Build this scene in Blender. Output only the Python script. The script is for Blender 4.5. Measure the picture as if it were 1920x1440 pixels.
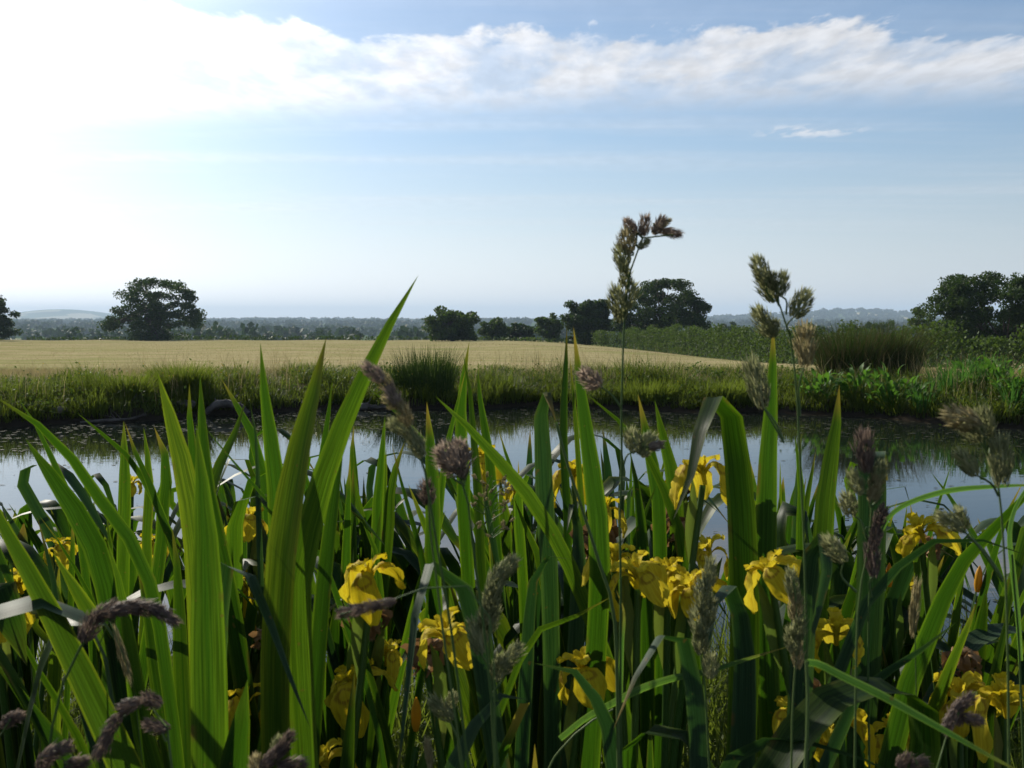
import bpy, math, random
import numpy as np
from mathutils import Vector, Matrix

for o in list(bpy.data.objects):
    bpy.data.objects.remove(o)
scene = bpy.context.scene
C = scene.collection
random.seed(7)
R = np.random.default_rng(11)

# ------------------------------------------------------------------ camera
CAM_H = 1.35
FPX = 1925.0                      # focal length in photo pixels (1920 wide)
PITCH = math.atan((720 - 598) / FPX)
cam_d = bpy.data.cameras.new('camera')
cam_d.sensor_width = 36.0
cam_d.lens = 36.0 * FPX / 1920.0
cam_d.clip_start = 0.02
cam_d.clip_end = 60000.0
cam_d.dof.use_dof = True
cam_d.dof.focus_distance = 2.6
cam_d.dof.aperture_fstop = 20.0
cam_d.lens_unit = 'MILLIMETERS'
cam = bpy.data.objects.new('camera', cam_d)
C.objects.link(cam)
cam.location = (0, 0, CAM_H)
cam.rotation_euler = (math.pi / 2 - PITCH, 0, 0)
scene.camera = cam

# ------------------------------------------------------------------ light
SUN_AZ = math.radians(-36.0)      # left of the view direction
SUN_EL = math.radians(29.0)
SUN_DIR = Vector((math.sin(SUN_AZ) * math.cos(SUN_EL), math.cos(SUN_AZ) * math.cos(SUN_EL), math.sin(SUN_EL)))
SKY_STRENGTH = 0.082
world = bpy.data.worlds.new('World')
scene.world = world
world.use_nodes = True
wt = world.node_tree
wn, wl = wt.nodes, wt.links
wn.clear()
w_out = wn.new('ShaderNodeOutputWorld')
w_bg = wn.new('ShaderNodeBackground')
w_bg.inputs['Strength'].default_value = SKY_STRENGTH
wl.new(w_bg.outputs[0], w_out.inputs[0])
sky = wn.new('ShaderNodeTexSky')
sky.sky_type = 'NISHITA'
sky.sun_disc = False
sky.sun_elevation = SUN_EL
sky.sun_rotation = SUN_AZ
sky.altitude = 60
sky.air_density = 1.0
sky.dust_density = 0.35
sky.ozone_density = 2.6


def mth(nt, op, a, b=None, c=None, clamp=False):
    n = nt.nodes.new('ShaderNodeMath')
    n.operation = op
    n.use_clamp = clamp
    for i, v in enumerate((a, b, c)):
        if v is None:
            continue
        if isinstance(v, (int, float)):
            n.inputs[i].default_value = v
        else:
            nt.links.new(v, n.inputs[i])
    return n.outputs[0]


def vmath(nt, op, a, b=None):
    n = nt.nodes.new('ShaderNodeVectorMath')
    n.operation = op
    for i, v in enumerate((a, b)):
        if v is None:
            continue
        if isinstance(v, (tuple, list, Vector)):
            n.inputs[i].default_value = tuple(v)
        else:
            nt.links.new(v, n.inputs[i])
    return n


def maprange(nt, v, a, b, c=0.0, d=1.0, smooth=True):
    n = nt.nodes.new('ShaderNodeMapRange')
    n.interpolation_type = 'SMOOTHSTEP' if smooth else 'LINEAR'
    nt.links.new(v, n.inputs[0])
    for i, x in enumerate((a, b, c, d)):
        n.inputs[1 + i].default_value = x
    return n.outputs[0]


def noise(nt, vec, scale, detail=4.0, rough=0.55, dist=0.0):
    n = nt.nodes.new('ShaderNodeTexNoise')
    n.inputs['Scale'].default_value = scale
    n.inputs['Detail'].default_value = detail
    n.inputs['Roughness'].default_value = rough
    n.inputs['Distortion'].default_value = dist
    if vec is not None:
        nt.links.new(vec, n.inputs['Vector'])
    return n.outputs[0]


def mixc(nt, fac, a, b, mode='MIX'):
    n = nt.nodes.new('ShaderNodeMix')
    n.data_type = 'RGBA'
    n.blend_type = mode
    for s, v in ((0, fac), (6, a), (7, b)):
        if isinstance(v, (int, float)):
            n.inputs[s].default_value = v
        elif isinstance(v, (tuple, list)):
            n.inputs[s].default_value = tuple(v) + ((1.0,) if len(v) == 3 else ())
        else:
            nt.links.new(v, n.inputs[s])
    return n.outputs[2]


def sky_shader():
    nt = wt
    tc = nt.nodes.new('ShaderNodeTexCoord')
    d = tc.outputs['Generated']
    sep = nt.nodes.new('ShaderNodeSeparateXYZ')
    nt.links.new(d, sep.inputs[0])
    z = mth(nt, 'MAXIMUM', sep.outputs[2], 0.012)
    X = mth(nt, 'DIVIDE', sep.outputs[0], z)      # position on a flat cloud deck
    Y = mth(nt, 'DIVIDE', sep.outputs[1], z)
    comb = nt.nodes.new('ShaderNodeCombineXYZ')
    nt.links.new(mth(nt, 'MULTIPLY', X, 1.1), comb.inputs[0])
    nt.links.new(mth(nt, 'MULTIPLY', Y, 0.5), comb.inputs[1])
    P2 = comb.outputs[0]
    n_big = noise(nt, P2, 0.55, 2.0)
    n_mid = noise(nt, P2, 2.6, 6.0, 0.58, 0.12)
    n_fine = noise(nt, P2, 8.0, 4.0, 0.55, 0.05)
    # one long street of cloud lying across the view, puffy on its near edge, ragged on its far edge
    wob = mth(nt, 'ADD', mth(nt, 'MULTIPLY', mth(nt, 'SUBTRACT', n_mid, 0.5), 1.35),
              mth(nt, 'MULTIPLY', mth(nt, 'SUBTRACT', n_fine, 0.5), 0.45))
    Yw = mth(nt, 'ADD', Y, wob)
    Yn = mth(nt, 'ADD', Yw, mth(nt, 'MULTIPLY', mth(nt, 'MINIMUM', mth(nt, 'ADD', X, 0.6), 0.0), -0.85))
    near_edge = maprange(nt, Yn, 3.58, 3.78)
    Yf = mth(nt, 'SUBTRACT', mth(nt, 'ADD', Y, mth(nt, 'MULTIPLY', wob, 0.6)), mth(nt, 'MULTIPLY', X, -0.13))
    far_edge = maprange(nt, Yf, 4.3, 5.5, 1.0, 0.0)
    band = mth(nt, 'MULTIPLY', near_edge, far_edge)
    patch = maprange(nt, n_mid, 0.36, 0.60, 0.42, 1.0)
    band = mth(nt, 'MULTIPLY', band, patch)
    # thin stray veils everywhere else on the deck
    veil = mth(nt, 'MULTIPLY', maprange(nt, n_big, 0.5, 0.8), maprange(nt, n_mid, 0.4, 0.75, 0.0, 0.5))
    strat = nt.nodes.new('ShaderNodeCombineXYZ')
    nt.links.new(mth(nt, 'MULTIPLY', X, 0.16), strat.inputs[0])
    nt.links.new(mth(nt, 'MULTIPLY', Y, 0.8), strat.inputs[1])
    n_str = noise(nt, strat.outputs[0], 0.9, 5.0, 0.6)
    veil2 = mth(nt, 'MULTIPLY', maprange(nt, n_str, 0.40, 0.75), 0.42)
    wisp = mth(nt, 'MULTIPLY', maprange(nt, n_fine, 0.42, 0.62), 0.8)
    gx = mth(nt, 'MULTIPLY', mth(nt, 'SUBTRACT', X, 1.58), 2.6)
    gy = mth(nt, 'MULTIPLY', mth(nt, 'SUBTRACT', Y, 5.55), 3.8)
    g = mth(nt, 'MAXIMUM', mth(nt, 'SUBTRACT', 1.0, mth(nt, 'ADD', mth(nt, 'MULTIPLY', gx, gx), mth(nt, 'MULTIPLY', gy, gy))), 0.0)
    wisp = mth(nt, 'MULTIPLY', wisp, g)
    dens = mth(nt, 'MAXIMUM', mth(nt, 'MAXIMUM', band, veil), mth(nt, 'MAXIMUM', veil2, wisp))
    dens = mth(nt, 'MULTIPLY', dens, maprange(nt, sep.outputs[2], 0.03, 0.14))
    # forward scattering round the sun
    dp = vmath(nt, 'DOT_PRODUCT', d, tuple(SUN_DIR))
    mu = mth(nt, 'MAXIMUM', dp.outputs['Value'], 0.0)
    hg = mth(nt, 'POWER', mu, 9.0)
    hg2 = mth(nt, 'POWER', mu, 30.0)
    cloud_l = mth(nt, 'ADD', 7.2, mth(nt, 'ADD', mth(nt, 'MULTIPLY', hg, 11.0), mth(nt, 'MULTIPLY', hg2, 20.0)))
    shade = maprange(nt, n_fine, 0.3, 0.7, 0.86, 1.08)
    cloud_l = mth(nt, 'MULTIPLY', cloud_l, shade)
    cc = nt.nodes.new('ShaderNodeCombineColor')
    nt.links.new(mth(nt, 'MULTIPLY', cloud_l, 1.0), cc.inputs[0])
    nt.links.new(mth(nt, 'MULTIPLY', cloud_l, 1.02), cc.inputs[1])
    nt.links.new(mth(nt, 'MULTIPLY', cloud_l, 1.07), cc.inputs[2])
    # bright hazy air round the sun
    aur = mth(nt, 'ADD', mth(nt, 'MULTIPLY', mth(nt, 'POWER', mu, 15.0), 6.0), mth(nt, 'MULTIPLY', hg2, 10.0))
    ac = nt.nodes.new('ShaderNodeCombineColor')
    nt.links.new(mth(nt, 'MULTIPLY', aur, 0.92), ac.inputs[0])
    nt.links.new(mth(nt, 'MULTIPLY', aur, 1.0), ac.inputs[1])
    nt.links.new(mth(nt, 'MULTIPLY', aur, 1.07), ac.inputs[2])
    bw = nt.nodes.new('ShaderNodeRGBToBW')
    nt.links.new(sky.outputs[0], bw.inputs[0])
    hz = nt.nodes.new('ShaderNodeCombineColor')
    for i, k in enumerate((0.95, 0.985, 1.11)):
        nt.links.new(mth(nt, 'MULTIPLY', bw.outputs[0], k), hz.inputs[i])
    milky = mixc(nt, maprange(nt, sep.outputs[2], 0.0, 0.20, 0.68, 0.0), sky.outputs[0], hz.outputs[0])
    base = mixc(nt, 1.0, milky, ac.outputs[0], 'ADD')
    col = mixc(nt, dens, base, cc.outputs[0])
    nt.links.new(col, w_bg.inputs['Color'])


sky_shader()

sun_d = bpy.data.lights.new('sun', 'SUN')
sun_d.energy = 4.9
sun_d.angle = math.radians(0.53)
sun_d.color = (1.0, 0.93, 0.80)
sun_o = bpy.data.objects.new('sun', sun_d)
C.objects.link(sun_o)
sun_o.rotation_euler = SUN_DIR.to_track_quat('Z', 'Y').to_euler()

scene.view_settings.view_transform = 'Standard'
scene.view_settings.look = 'None'
scene.view_settings.gamma = 1.0
scene.view_settings.exposure = 0.38
scene.view_settings.use_curve_mapping = False
scene.render.engine = 'CYCLES'
cy = scene.cycles
cy.use_denoising = True
cy.max_bounces = 8
cy.diffuse_bounces = 3
cy.glossy_bounces = 3
cy.transmission_bounces = 4
cy.transparent_max_bounces = 8
cy.volume_bounces = 0
cy.caustics_reflective = False
cy.caustics_refractive = False

# ------------------------------------------------------------------ helpers
SC, CC_ = math.cos(PITCH), math.sin(PITCH)


def at(px, py, D):
    """world point seen at photo pixel (px,py) at world distance y = D"""
    cx = (px - 960) / FPX
    cyy = (720 - py) / FPX
    d = np.array([cx, SC + cyy * CC_, -CC_ + cyy * SC])
    return d * (D / d[1]) + np.array([0, 0, CAM_H])


def mesh_np(name, V, F, mat=None, uv=None, smooth=False):
    """V (n,3), F (m,k) equal-sided faces; uv per vertex"""
    V = np.asarray(V, dtype=np.float32)
    F = np.asarray(F, dtype=np.int32)
    me = bpy.data.meshes.new(name)
    n, m, k = len(V), len(F), F.shape[1]
    me.vertices.add(n)
    me.vertices.foreach_set('co', V.ravel())
    me.loops.add(m * k)
    me.loops.foreach_set('vertex_index', F.ravel())
    me.polygons.add(m)
    me.polygons.foreach_set('loop_start', np.arange(0, m * k, k, dtype=np.int32))
    if smooth:
        me.polygons.foreach_set('use_smooth', np.ones(m, dtype=bool))
    if uv is not None:
        l = me.uv_layers.new(name='uv')
        l.data.foreach_set('uv', np.asarray(uv, dtype=np.float32)[F.ravel()].ravel())
    me.update(calc_edges=True)
    me.validate()
    if mat is not None:
        me.materials.append(mat)
    return me


def mesh_mixed(name, V, faces, mat=None, smooth=False):
    me = bpy.data.meshes.new(name)
    me.from_pydata([tuple(v) for v in V], [], faces)
    if smooth:
        me.polygons.foreach_set('use_smooth', np.ones(len(me.polygons), dtype=bool))
    me.update()
    if mat is not None:
        me.materials.append(mat)
    return me


def obj(name, me, parent=None, loc=None):
    o = bpy.data.objects.new(name, me)
    C.objects.link(o)
    if loc is not None:
        o.location = loc
    if parent is not None:
        o.parent = parent
    return o


def tag(o, label=None, cat=None, group=None, kind=None):
    if label:
        o['label'] = label
    if cat:
        o['category'] = cat
    if group:
        o['group'] = group
    if kind:
        o['kind'] = kind
    return o


def thing(name, label, cat, loc, group=None):
    o = obj(name, None, loc=tuple(float(v) for v in loc))
    o.empty_display_size = 0.1
    return tag(o, label, cat, group)


def spline(P, n):
    """Catmull-Rom resample to n points, evenly spaced along the length"""
    P = np.asarray(P, float)
    Q = np.vstack([2 * P[0] - P[1], P, 2 * P[-1] - P[-2]])
    out = []
    for i in range(1, len(Q) - 2):
        for t in np.linspace(0, 1, 12, endpoint=False):
            a, b, c, d = Q[i - 1], Q[i], Q[i + 1], Q[i + 2]
            out.append(0.5 * ((2 * b) + (-a + c) * t + (2 * a - 5 * b + 4 * c - d) * t * t + (-a + 3 * b - 3 * c + d) * t ** 3))
    out.append(P[-1])
    out = np.array(out)
    s = np.concatenate([[0], np.cumsum(np.linalg.norm(np.diff(out, axis=0), axis=1))])
    t = np.linspace(0, s[-1], n)
    return np.stack([np.interp(t, s, out[:, k]) for k in range(3)], 1), s[-1]


def frames(P, w0):
    """rotation-minimising width vectors along polyline P"""
    T = np.gradient(P, axis=0)
    T /= np.linalg.norm(T, axis=1)[:, None] + 1e-12
    W = np.zeros_like(P)
    w = w0 - T[0] * np.dot(w0, T[0])
    w /= np.linalg.norm(w) + 1e-12
    W[0] = w
    for i in range(1, len(P)):
        w = W[i - 1] - T[i] * np.dot(W[i - 1], T[i])
        w /= np.linalg.norm(w) + 1e-12
        W[i] = w
    return T, W, np.cross(T, W)


def tube(P, r, sides=5):
    """verts, quads of a tube along P with radius r (array)"""
    P = np.asarray(P, float)
    r = np.broadcast_to(np.asarray(r, float), (len(P),))
    T, W, N = frames(P, np.array([0.83, 0.21, 0.51]))
    a = np.linspace(0, 2 * math.pi, sides, endpoint=False)
    V = (P[:, None, :] + (np.cos(a)[None, :, None] * W[:, None, :] + np.sin(a)[None, :, None] * N[:, None, :]) * r[:, None, None]).reshape(-1, 3)
    F = []
    for i in range(len(P) - 1):
        for j in range(sides):
            k = (j + 1) % sides
            F.append((i * sides + j, i * sides + k, (i + 1) * sides + k, (i + 1) * sides + j))
    return V, np.array(F)


def join_vf(parts):
    V, F, o = [], [], 0
    for v, f in parts:
        V.append(v)
        F.append(np.asarray(f) + o)
        o += len(v)
    return np.vstack(V), np.vstack(F)


# ------------------------------------------------------------------ materials
def new_mat(name):
    m = bpy.data.materials.new(name)
    m.use_nodes = True
    nt = m.node_tree
    nt.nodes.clear()
    out = nt.nodes.new('ShaderNodeOutputMaterial')
    return m, nt, out


def leafy(name, c_dark, c_light, trans, tw=0.45, rough=0.55, spec=0.15, island=True, var=0.5, nscale=0.0):
    """thin leaf: reflecting + light coming through it"""
    m, nt, out = new_mat(name)
    b = nt.nodes.new('ShaderNodeBsdfPrincipled')
    b.inputs['Roughness'].default_value = rough
    b.inputs['Specular IOR Level'].default_value = spec
    if island:
        g = nt.nodes.new('ShaderNodeNewGeometry')
        rnd = g.outputs['Random Per Island']
    else:
        g = nt.nodes.new('ShaderNodeObjectInfo')
        rnd = g.outputs['Random']
    col = mixc(nt, rnd, c_dark, c_light)
    if nscale:
        ge = nt.nodes.new('ShaderNodeNewGeometry')
        n = noise(nt, ge.outputs['Position'], nscale, 3.0)
        col = mixc(nt, maprange(nt, n, 0.35, 0.65, 0.0, var), col, mixc(nt, 1.0, col, (0.55, 0.62, 0.5), 'MULTIPLY'))
    nt.links.new(col, b.inputs['Base Color'])
    t = nt.nodes.new('ShaderNodeBsdfTranslucent')
    tcol = mixc(nt, 1.0, mixc(nt, 0.5, col, trans), (1, 1, 1), 'MULTIPLY')
    nt.links.new(tcol, t.inputs['Color'])
    mx = nt.nodes.new('ShaderNodeMixShader')
    mx.inputs[0].default_value = tw
    nt.links.new(b.outputs[0], mx.inputs[1])
    nt.links.new(t.outputs[0], mx.inputs[2])
    nt.links.new(mx.outputs[0], out.inputs[0])
    return m


def iris_leaf_mat(name, base, edge, trans, tw, rough=0.45, tip=(0.30, 0.20, 0.04)):
    m, nt, out = new_mat(name)
    uv = nt.nodes.new('ShaderNodeUVMap')
    sep = nt.nodes.new('ShaderNodeSeparateXYZ')
    nt.links.new(uv.outputs[0], sep.inputs[0])
    u, v = sep.outputs[0], sep.outputs[1]          # v = metres from the tip
    oi = nt.nodes.new('ShaderNodeObjectInfo')
    rnd = oi.outputs['Random']
    e = mth(nt, 'MULTIPLY', mth(nt, 'ABSOLUTE', mth(nt, 'SUBTRACT', u, 0.5)), 2.0)
    comb = nt.nodes.new('ShaderNodeCombineXYZ')
    nt.links.new(mth(nt, 'ADD', u, mth(nt, 'MULTIPLY', rnd, 37.0)), comb.inputs[0])
    nt.links.new(mth(nt, 'MULTIPLY', v, 0.35), comb.inputs[1])
    nt.links.new(mth(nt, 'MULTIPLY', rnd, 91.0), comb.inputs[2])
    stripes = noise(nt, comb.outputs[0], 9.0, 3.0, 0.65)
    veins = noise(nt, comb.outputs[0], 34.0, 2.0, 0.5)
    # broad soft blotches
    tc = nt.nodes.new('ShaderNodeTexCoord')
    blot = noise(nt, tc.outputs['Object'], 9.0, 4.0)
    shift = mth(nt, 'MULTIPLY', mth(nt, 'SUBTRACT', rnd, 0.5), 0.7)
    f = mth(nt, 'ADD', mth(nt, 'MULTIPLY', mth(nt, 'POWER', e, 2.6), 0.9), mth(nt, 'MULTIPLY', mth(nt, 'SUBTRACT', stripes, 0.5), 1.6))
    f = mth(nt, 'ADD', mth(nt, 'ADD', f, shift), maprange(nt, e, 0.80, 0.97, 0.0, 0.55))
    f = mth(nt, 'ADD', f, mth(nt, 'MULTIPLY', mth(nt, 'SUBTRACT', blot, 0.5), 0.5), clamp=True)
    vn = maprange(nt, veins, 0.35, 0.65, 0.62, 1.12)
    vc = nt.nodes.new('ShaderNodeCombineColor')
    for i in range(3):
        nt.links.new(vn, vc.inputs[i])
    col = mixc(nt, f, base, edge)
    col = mixc(nt, 1.0, col, vc.outputs[0], 'MULTIPLY')
    # withered tips on some leaves
    tipf = mth(nt, 'MULTIPLY', maprange(nt, v, 0.012, 0.05, 1.0, 0.0), maprange(nt, mth(nt, 'FRACT', mth(nt, 'MULTIPLY', rnd, 7.31)), 0.4, 0.95, 0.05, 0.7))
    col = mixc(nt, tipf, col, tip)
    # small brown flecks
    fl = maprange(nt, noise(nt, tc.outputs['Object'], 120.0, 2.0), 0.70, 0.75, 0.0, 0.7)
    worn = mth(nt, 'MULTIPLY', maprange(nt, noise(nt, tc.outputs['Object'], 22.0, 3.0), 0.60, 0.70), maprange(nt, e, 0.55, 0.95))
    fl = mth(nt, 'MAXIMUM', fl, mth(nt, 'MULTIPLY', worn, 0.75))
    col = mixc(nt, fl, col, (0.13, 0.085, 0.025))
    b = nt.nodes.new('ShaderNodeBsdfPrincipled')
    nt.links.new(col, b.inputs['Base Color'])
    b.inputs['Roughness'].default_value = rough
    b.inputs['Specular IOR Level'].default_value = 0.12
    bump = nt.nodes.new('ShaderNodeBump')
    bump.inputs['Strength'].default_value = 0.35
    bump.inputs['Distance'].default_value = 0.0006
    nt.links.new(veins, bump.inputs['Height'])
    nt.links.new(bump.outputs[0], b.inputs['Normal'])
    t = nt.nodes.new('ShaderNodeBsdfTranslucent')
    tcol = mixc(nt, f, trans, (trans[0] * 3.2, trans[1] * 2.1, trans[2] * 1.8))
    tcol = mixc(nt, 1.0, tcol, vc.outputs[0], 'MULTIPLY')
    tcol = mixc(nt, mth(nt, 'MULTIPLY', fl, 0.85), tcol, (0.09, 0.055, 0.012))
    tcol = mixc(nt, mth(nt, 'MULTIPLY', tipf, 0.7), tcol, (0.35, 0.22, 0.03))
    nt.links.new(tcol, t.inputs['Color'])
    mx = nt.nodes.new('ShaderNodeMixShader')
    mx.inputs[0].default_value = tw
    nt.links.new(b.outputs[0], mx.inputs[1])
    nt.links.new(t.outputs[0], mx.inputs[2])
    nt.links.new(mx.outputs[0], out.inputs[0])
    return m


def plain(name, col, rough=0.8, col2=None, nscale=8.0, bump=0.0, bscale=30.0, spec=0.3):
    m, nt, out = new_mat(name)
    b = nt.nodes.new('ShaderNodeBsdfPrincipled')
    b.inputs['Roughness'].default_value = rough
    b.inputs['Specular IOR Level'].default_value = spec
    g = nt.nodes.new('ShaderNodeNewGeometry')
    if col2 is not None:
        n = noise(nt, g.outputs['Position'], nscale, 5.0, 0.6)
        nt.links.new(mixc(nt, maprange(nt, n, 0.35, 0.65), col, col2), b.inputs['Base Color'])
    else:
        b.inputs['Base Color'].default_value = tuple(col) + (1,)
    if bump:
        bn = nt.nodes.new('ShaderNodeBump')
        bn.inputs['Strength'].default_value = bump
        bn.inputs['Distance'].default_value = 0.02
        nt.links.new(noise(nt, g.outputs['Position'], bscale, 5.0), bn.inputs['Height'])
        nt.links.new(bn.outputs[0], b.inputs['Normal'])
    nt.links.new(b.outputs[0], out.inputs[0])
    return m


M = {}
M['iris'] = iris_leaf_mat('iris_leaf', (0.018, 0.044, 0.009), (0.070, 0.108, 0.016), (0.030, 0.086, 0.003), 0.50)
M['iris_yellow'] = iris_leaf_mat('iris_leaf_yellowing', (0.034, 0.068, 0.010), (0.13, 0.145, 0.016), (0.048, 0.105, 0.004), 0.52)
M['iris_blue'] = iris_leaf_mat('iris_leaf_bluish', (0.030, 0.060, 0.030), (0.055, 0.092, 0.040), (0.020, 0.065, 0.008), 0.30, 0.60)
M['grass_blade'] = iris_leaf_mat('grass_blade', (0.045, 0.095, 0.035), (0.09, 0.15, 0.06), (0.06, 0.17, 0.02), 0.38, 0.38)
M['stem'] = leafy('grass_stem', (0.06, 0.11, 0.03), (0.11, 0.16, 0.05), (0.1, 0.2, 0.03), 0.2, 0.5, island=False)
M['iris_stem'] = leafy('iris_stem', (0.035, 0.085, 0.015), (0.06, 0.11, 0.02), (0.08, 0.2, 0.01), 0.2, 0.4, island=False)
M['spk_green'] = leafy('spikelet_green', (0.10, 0.13, 0.050), (0.34, 0.34, 0.18), (0.40, 0.40, 0.18), 0.42, 0.6)
M['spk_purple'] = leafy('spikelet_purple', (0.062, 0.045, 0.040), (0.21, 0.16, 0.13), (0.30, 0.22, 0.16), 0.40, 0.6)
M['spk_straw'] = leafy('spikelet_straw', (0.18, 0.16, 0.07), (0.42, 0.36, 0.20), (0.48, 0.40, 0.2), 0.42, 0.6)
M['spk_pink'] = leafy('spikelet_pinkish', (0.13, 0.10, 0.08), (0.38, 0.30, 0.23), (0.44, 0.34, 0.25), 0.42, 0.6)
M['bud'] = leafy('bud_orange', (0.45, 0.20, 0.012), (0.60, 0.33, 0.02), (0.6, 0.3, 0.01), 0.35, 0.5, island=False)
M['wilt'] = leafy('wilted_petal', (0.10, 0.055, 0.03), (0.30, 0.19, 0.09), (0.25, 0.12, 0.03), 0.3, 0.7, island=True)
M['spathe'] = leafy('spathe', (0.05, 0.10, 0.02), (0.16, 0.16, 0.035), (0.15, 0.25, 0.02), 0.35, 0.5, island=False)
M['bark'] = plain('bark', (0.045, 0.036, 0.027), 0.9, (0.085, 0.07, 0.055), 3.0, 0.6, 14.0)
M['oak'] = leafy('oak_foliage', (0.026, 0.056, 0.008), (0.065, 0.105, 0.016), (0.08, 0.14, 0.01), 0.34, 0.6, nscale=0.5)
M['oak_dark'] = leafy('oak_foliage_dark', (0.018, 0.042, 0.007), (0.048, 0.080, 0.014), (0.06, 0.11, 0.008), 0.30, 0.6, nscale=0.5)
M['hedge'] = leafy('hedge_foliage', (0.034, 0.068, 0.012), (0.092, 0.135, 0.028), (0.10, 0.16, 0.014), 0.36, 0.65, nscale=0.6)
M['far_wood'] = leafy('far_wood', (0.020, 0.044, 0.012), (0.050, 0.080, 0.02), (0.05, 0.10, 0.015), 0.2, 0.7, nscale=0.03)
M['bank_grass'] = leafy('bank_grass', (0.042, 0.074, 0.011), (0.135, 0.165, 0.032), (0.18, 0.24, 0.018), 0.48, 0.6, nscale=1.1, var=0.85)
M['straw_grass'] = leafy('straw_grass', (0.22, 0.185, 0.085), (0.35, 0.29, 0.14), (0.30, 0.25, 0.11), 0.34, 0.7)
M['rush'] = leafy('rush_spike', (0.022, 0.048, 0.012), (0.055, 0.085, 0.022), (0.06, 0.11, 0.015), 0.22, 0.5)
M['rush_brown'] = leafy('rush_brown', (0.05, 0.045, 0.02), (0.11, 0.10, 0.045), (0.1, 0.1, 0.03), 0.22, 0.6)
M['sedge'] = leafy('sedge_blade', (0.03, 0.085, 0.02), (0.075, 0.16, 0.035), (0.08, 0.22, 0.02), 0.42, 0.4)
M['dock'] = leafy('broad_leaf', (0.035, 0.095, 0.014), (0.085, 0.17, 0.03), (0.12, 0.28, 0.015), 0.45, 0.55, island=False)
M['weed'] = plain('floating_weed', (0.018, 0.024, 0.010), 0.8, (0.050, 0.052, 0.026), 3.0, spec=0.1)
M['wood'] = plain('driftwood', (0.05, 0.042, 0.036), 0.8, (0.12, 0.105, 0.09), 6.0, 0.8, 25.0)
M['buttercup'] = plain('buttercup', (0.70, 0.42, 0.02), 0.5)


def petal_mat():
    m, nt, out = new_mat('iris_petal')
    uv = nt.nodes.new('ShaderNodeUVMap')
    sep = nt.nodes.new('ShaderNodeSeparateXYZ')
    nt.links.new(uv.outputs[0], sep.inputs[0])
    u, v = sep.outputs[0], sep.outputs[1]
    oi = nt.nodes.new('ShaderNodeObjectInfo')
    comb = nt.nodes.new('ShaderNodeCombineXYZ')
    nt.links.new(mth(nt, 'MULTIPLY', u, 22.0), comb.inputs[0])
    nt.links.new(mth(nt, 'MULTIPLY', v, 2.0), comb.inputs[1])
    vein = noise(nt, comb.outputs[0], 1.0, 2.0)
    col = mixc(nt, oi.outputs['Random'], (0.53, 0.42, 0.012), (0.64, 0.53, 0.035))
    col = mixc(nt, maprange(nt, vein, 0.42, 0.66, 0.0, 0.6), col, (0.42, 0.27, 0.006))
    # brown signal ring with rays at the throat of the fall
    e = mth(nt, 'MULTIPLY', mth(nt, 'SUBTRACT', u, 0.5), 2.1)
    l = mth(nt, 'MULTIPLY', mth(nt, 'SUBTRACT', v, 0.43), 7.5)
    rr = mth(nt, 'SQRT', mth(nt, 'ADD', mth(nt, 'MULTIPLY', e, e), mth(nt, 'MULTIPLY', l, l)))
    ring = mth(nt, 'MULTIPLY', maprange(nt, rr, 0.42, 0.58), maprange(nt, rr, 0.66, 0.95, 1.0, 0.0))
    ring = mth(nt, 'MULTIPLY', ring, maprange(nt, vein, 0.35, 0.55, 0.25, 1.0))
    col = mixc(nt, mth(nt, 'MULTIPLY', ring, 0.6), col, (0.16, 0.05, 0.012))
    b = nt.nodes.new('ShaderNodeBsdfPrincipled')
    nt.links.new(col, b.inputs['Base Color'])
    b.inputs['Roughness'].default_value = 0.7
    b.inputs['Specular IOR Level'].default_value = 0.12
    t = nt.nodes.new('ShaderNodeBsdfTranslucent')
    nt.links.new(col, t.inputs['Color'])
    mx = nt.nodes.new('ShaderNodeMixShader')
    mx.inputs[0].default_value = 0.45
    nt.links.new(b.outputs[0], mx.inputs[1])
    nt.links.new(t.outputs[0], mx.inputs[2])
    nt.links.new(mx.outputs[0], out.inputs[0])
    return m


M['petal'] = petal_mat()

# ------------------------------------------------------------------ terrain


def sstep(a, b, x):
    t = np.clip((x - a) / (b - a), 0, 1)
    return t * t * (3 - 2 * t)


def far_shore(x):
    return 15.6 - 0.075 * np.clip(np.abs(x), 0, 10.2) ** 2 + 0.22 * np.sin(x * 1.7 + 0.6) + 0.12 * np.sin(x * 4.1)


def near_shore(x):
    return 3.0 + 0.05 * np.clip(np.abs(x), 0, 10.2) ** 2 + 0.12 * np.sin(x * 2.3)


VAL_D = np.array([0, 18, 60, 120, 165, 190, 230, 300, 420, 700, 1200, 2000, 3000, 4200, 6000, 12000])
VAL_Z = np.array([0.4, 0.4, -0.34, -1.36, -2.05, -2.6, -4.2, -6.5, -9.5, -15, -16, -10, -9, -15, -16, -20])


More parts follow.
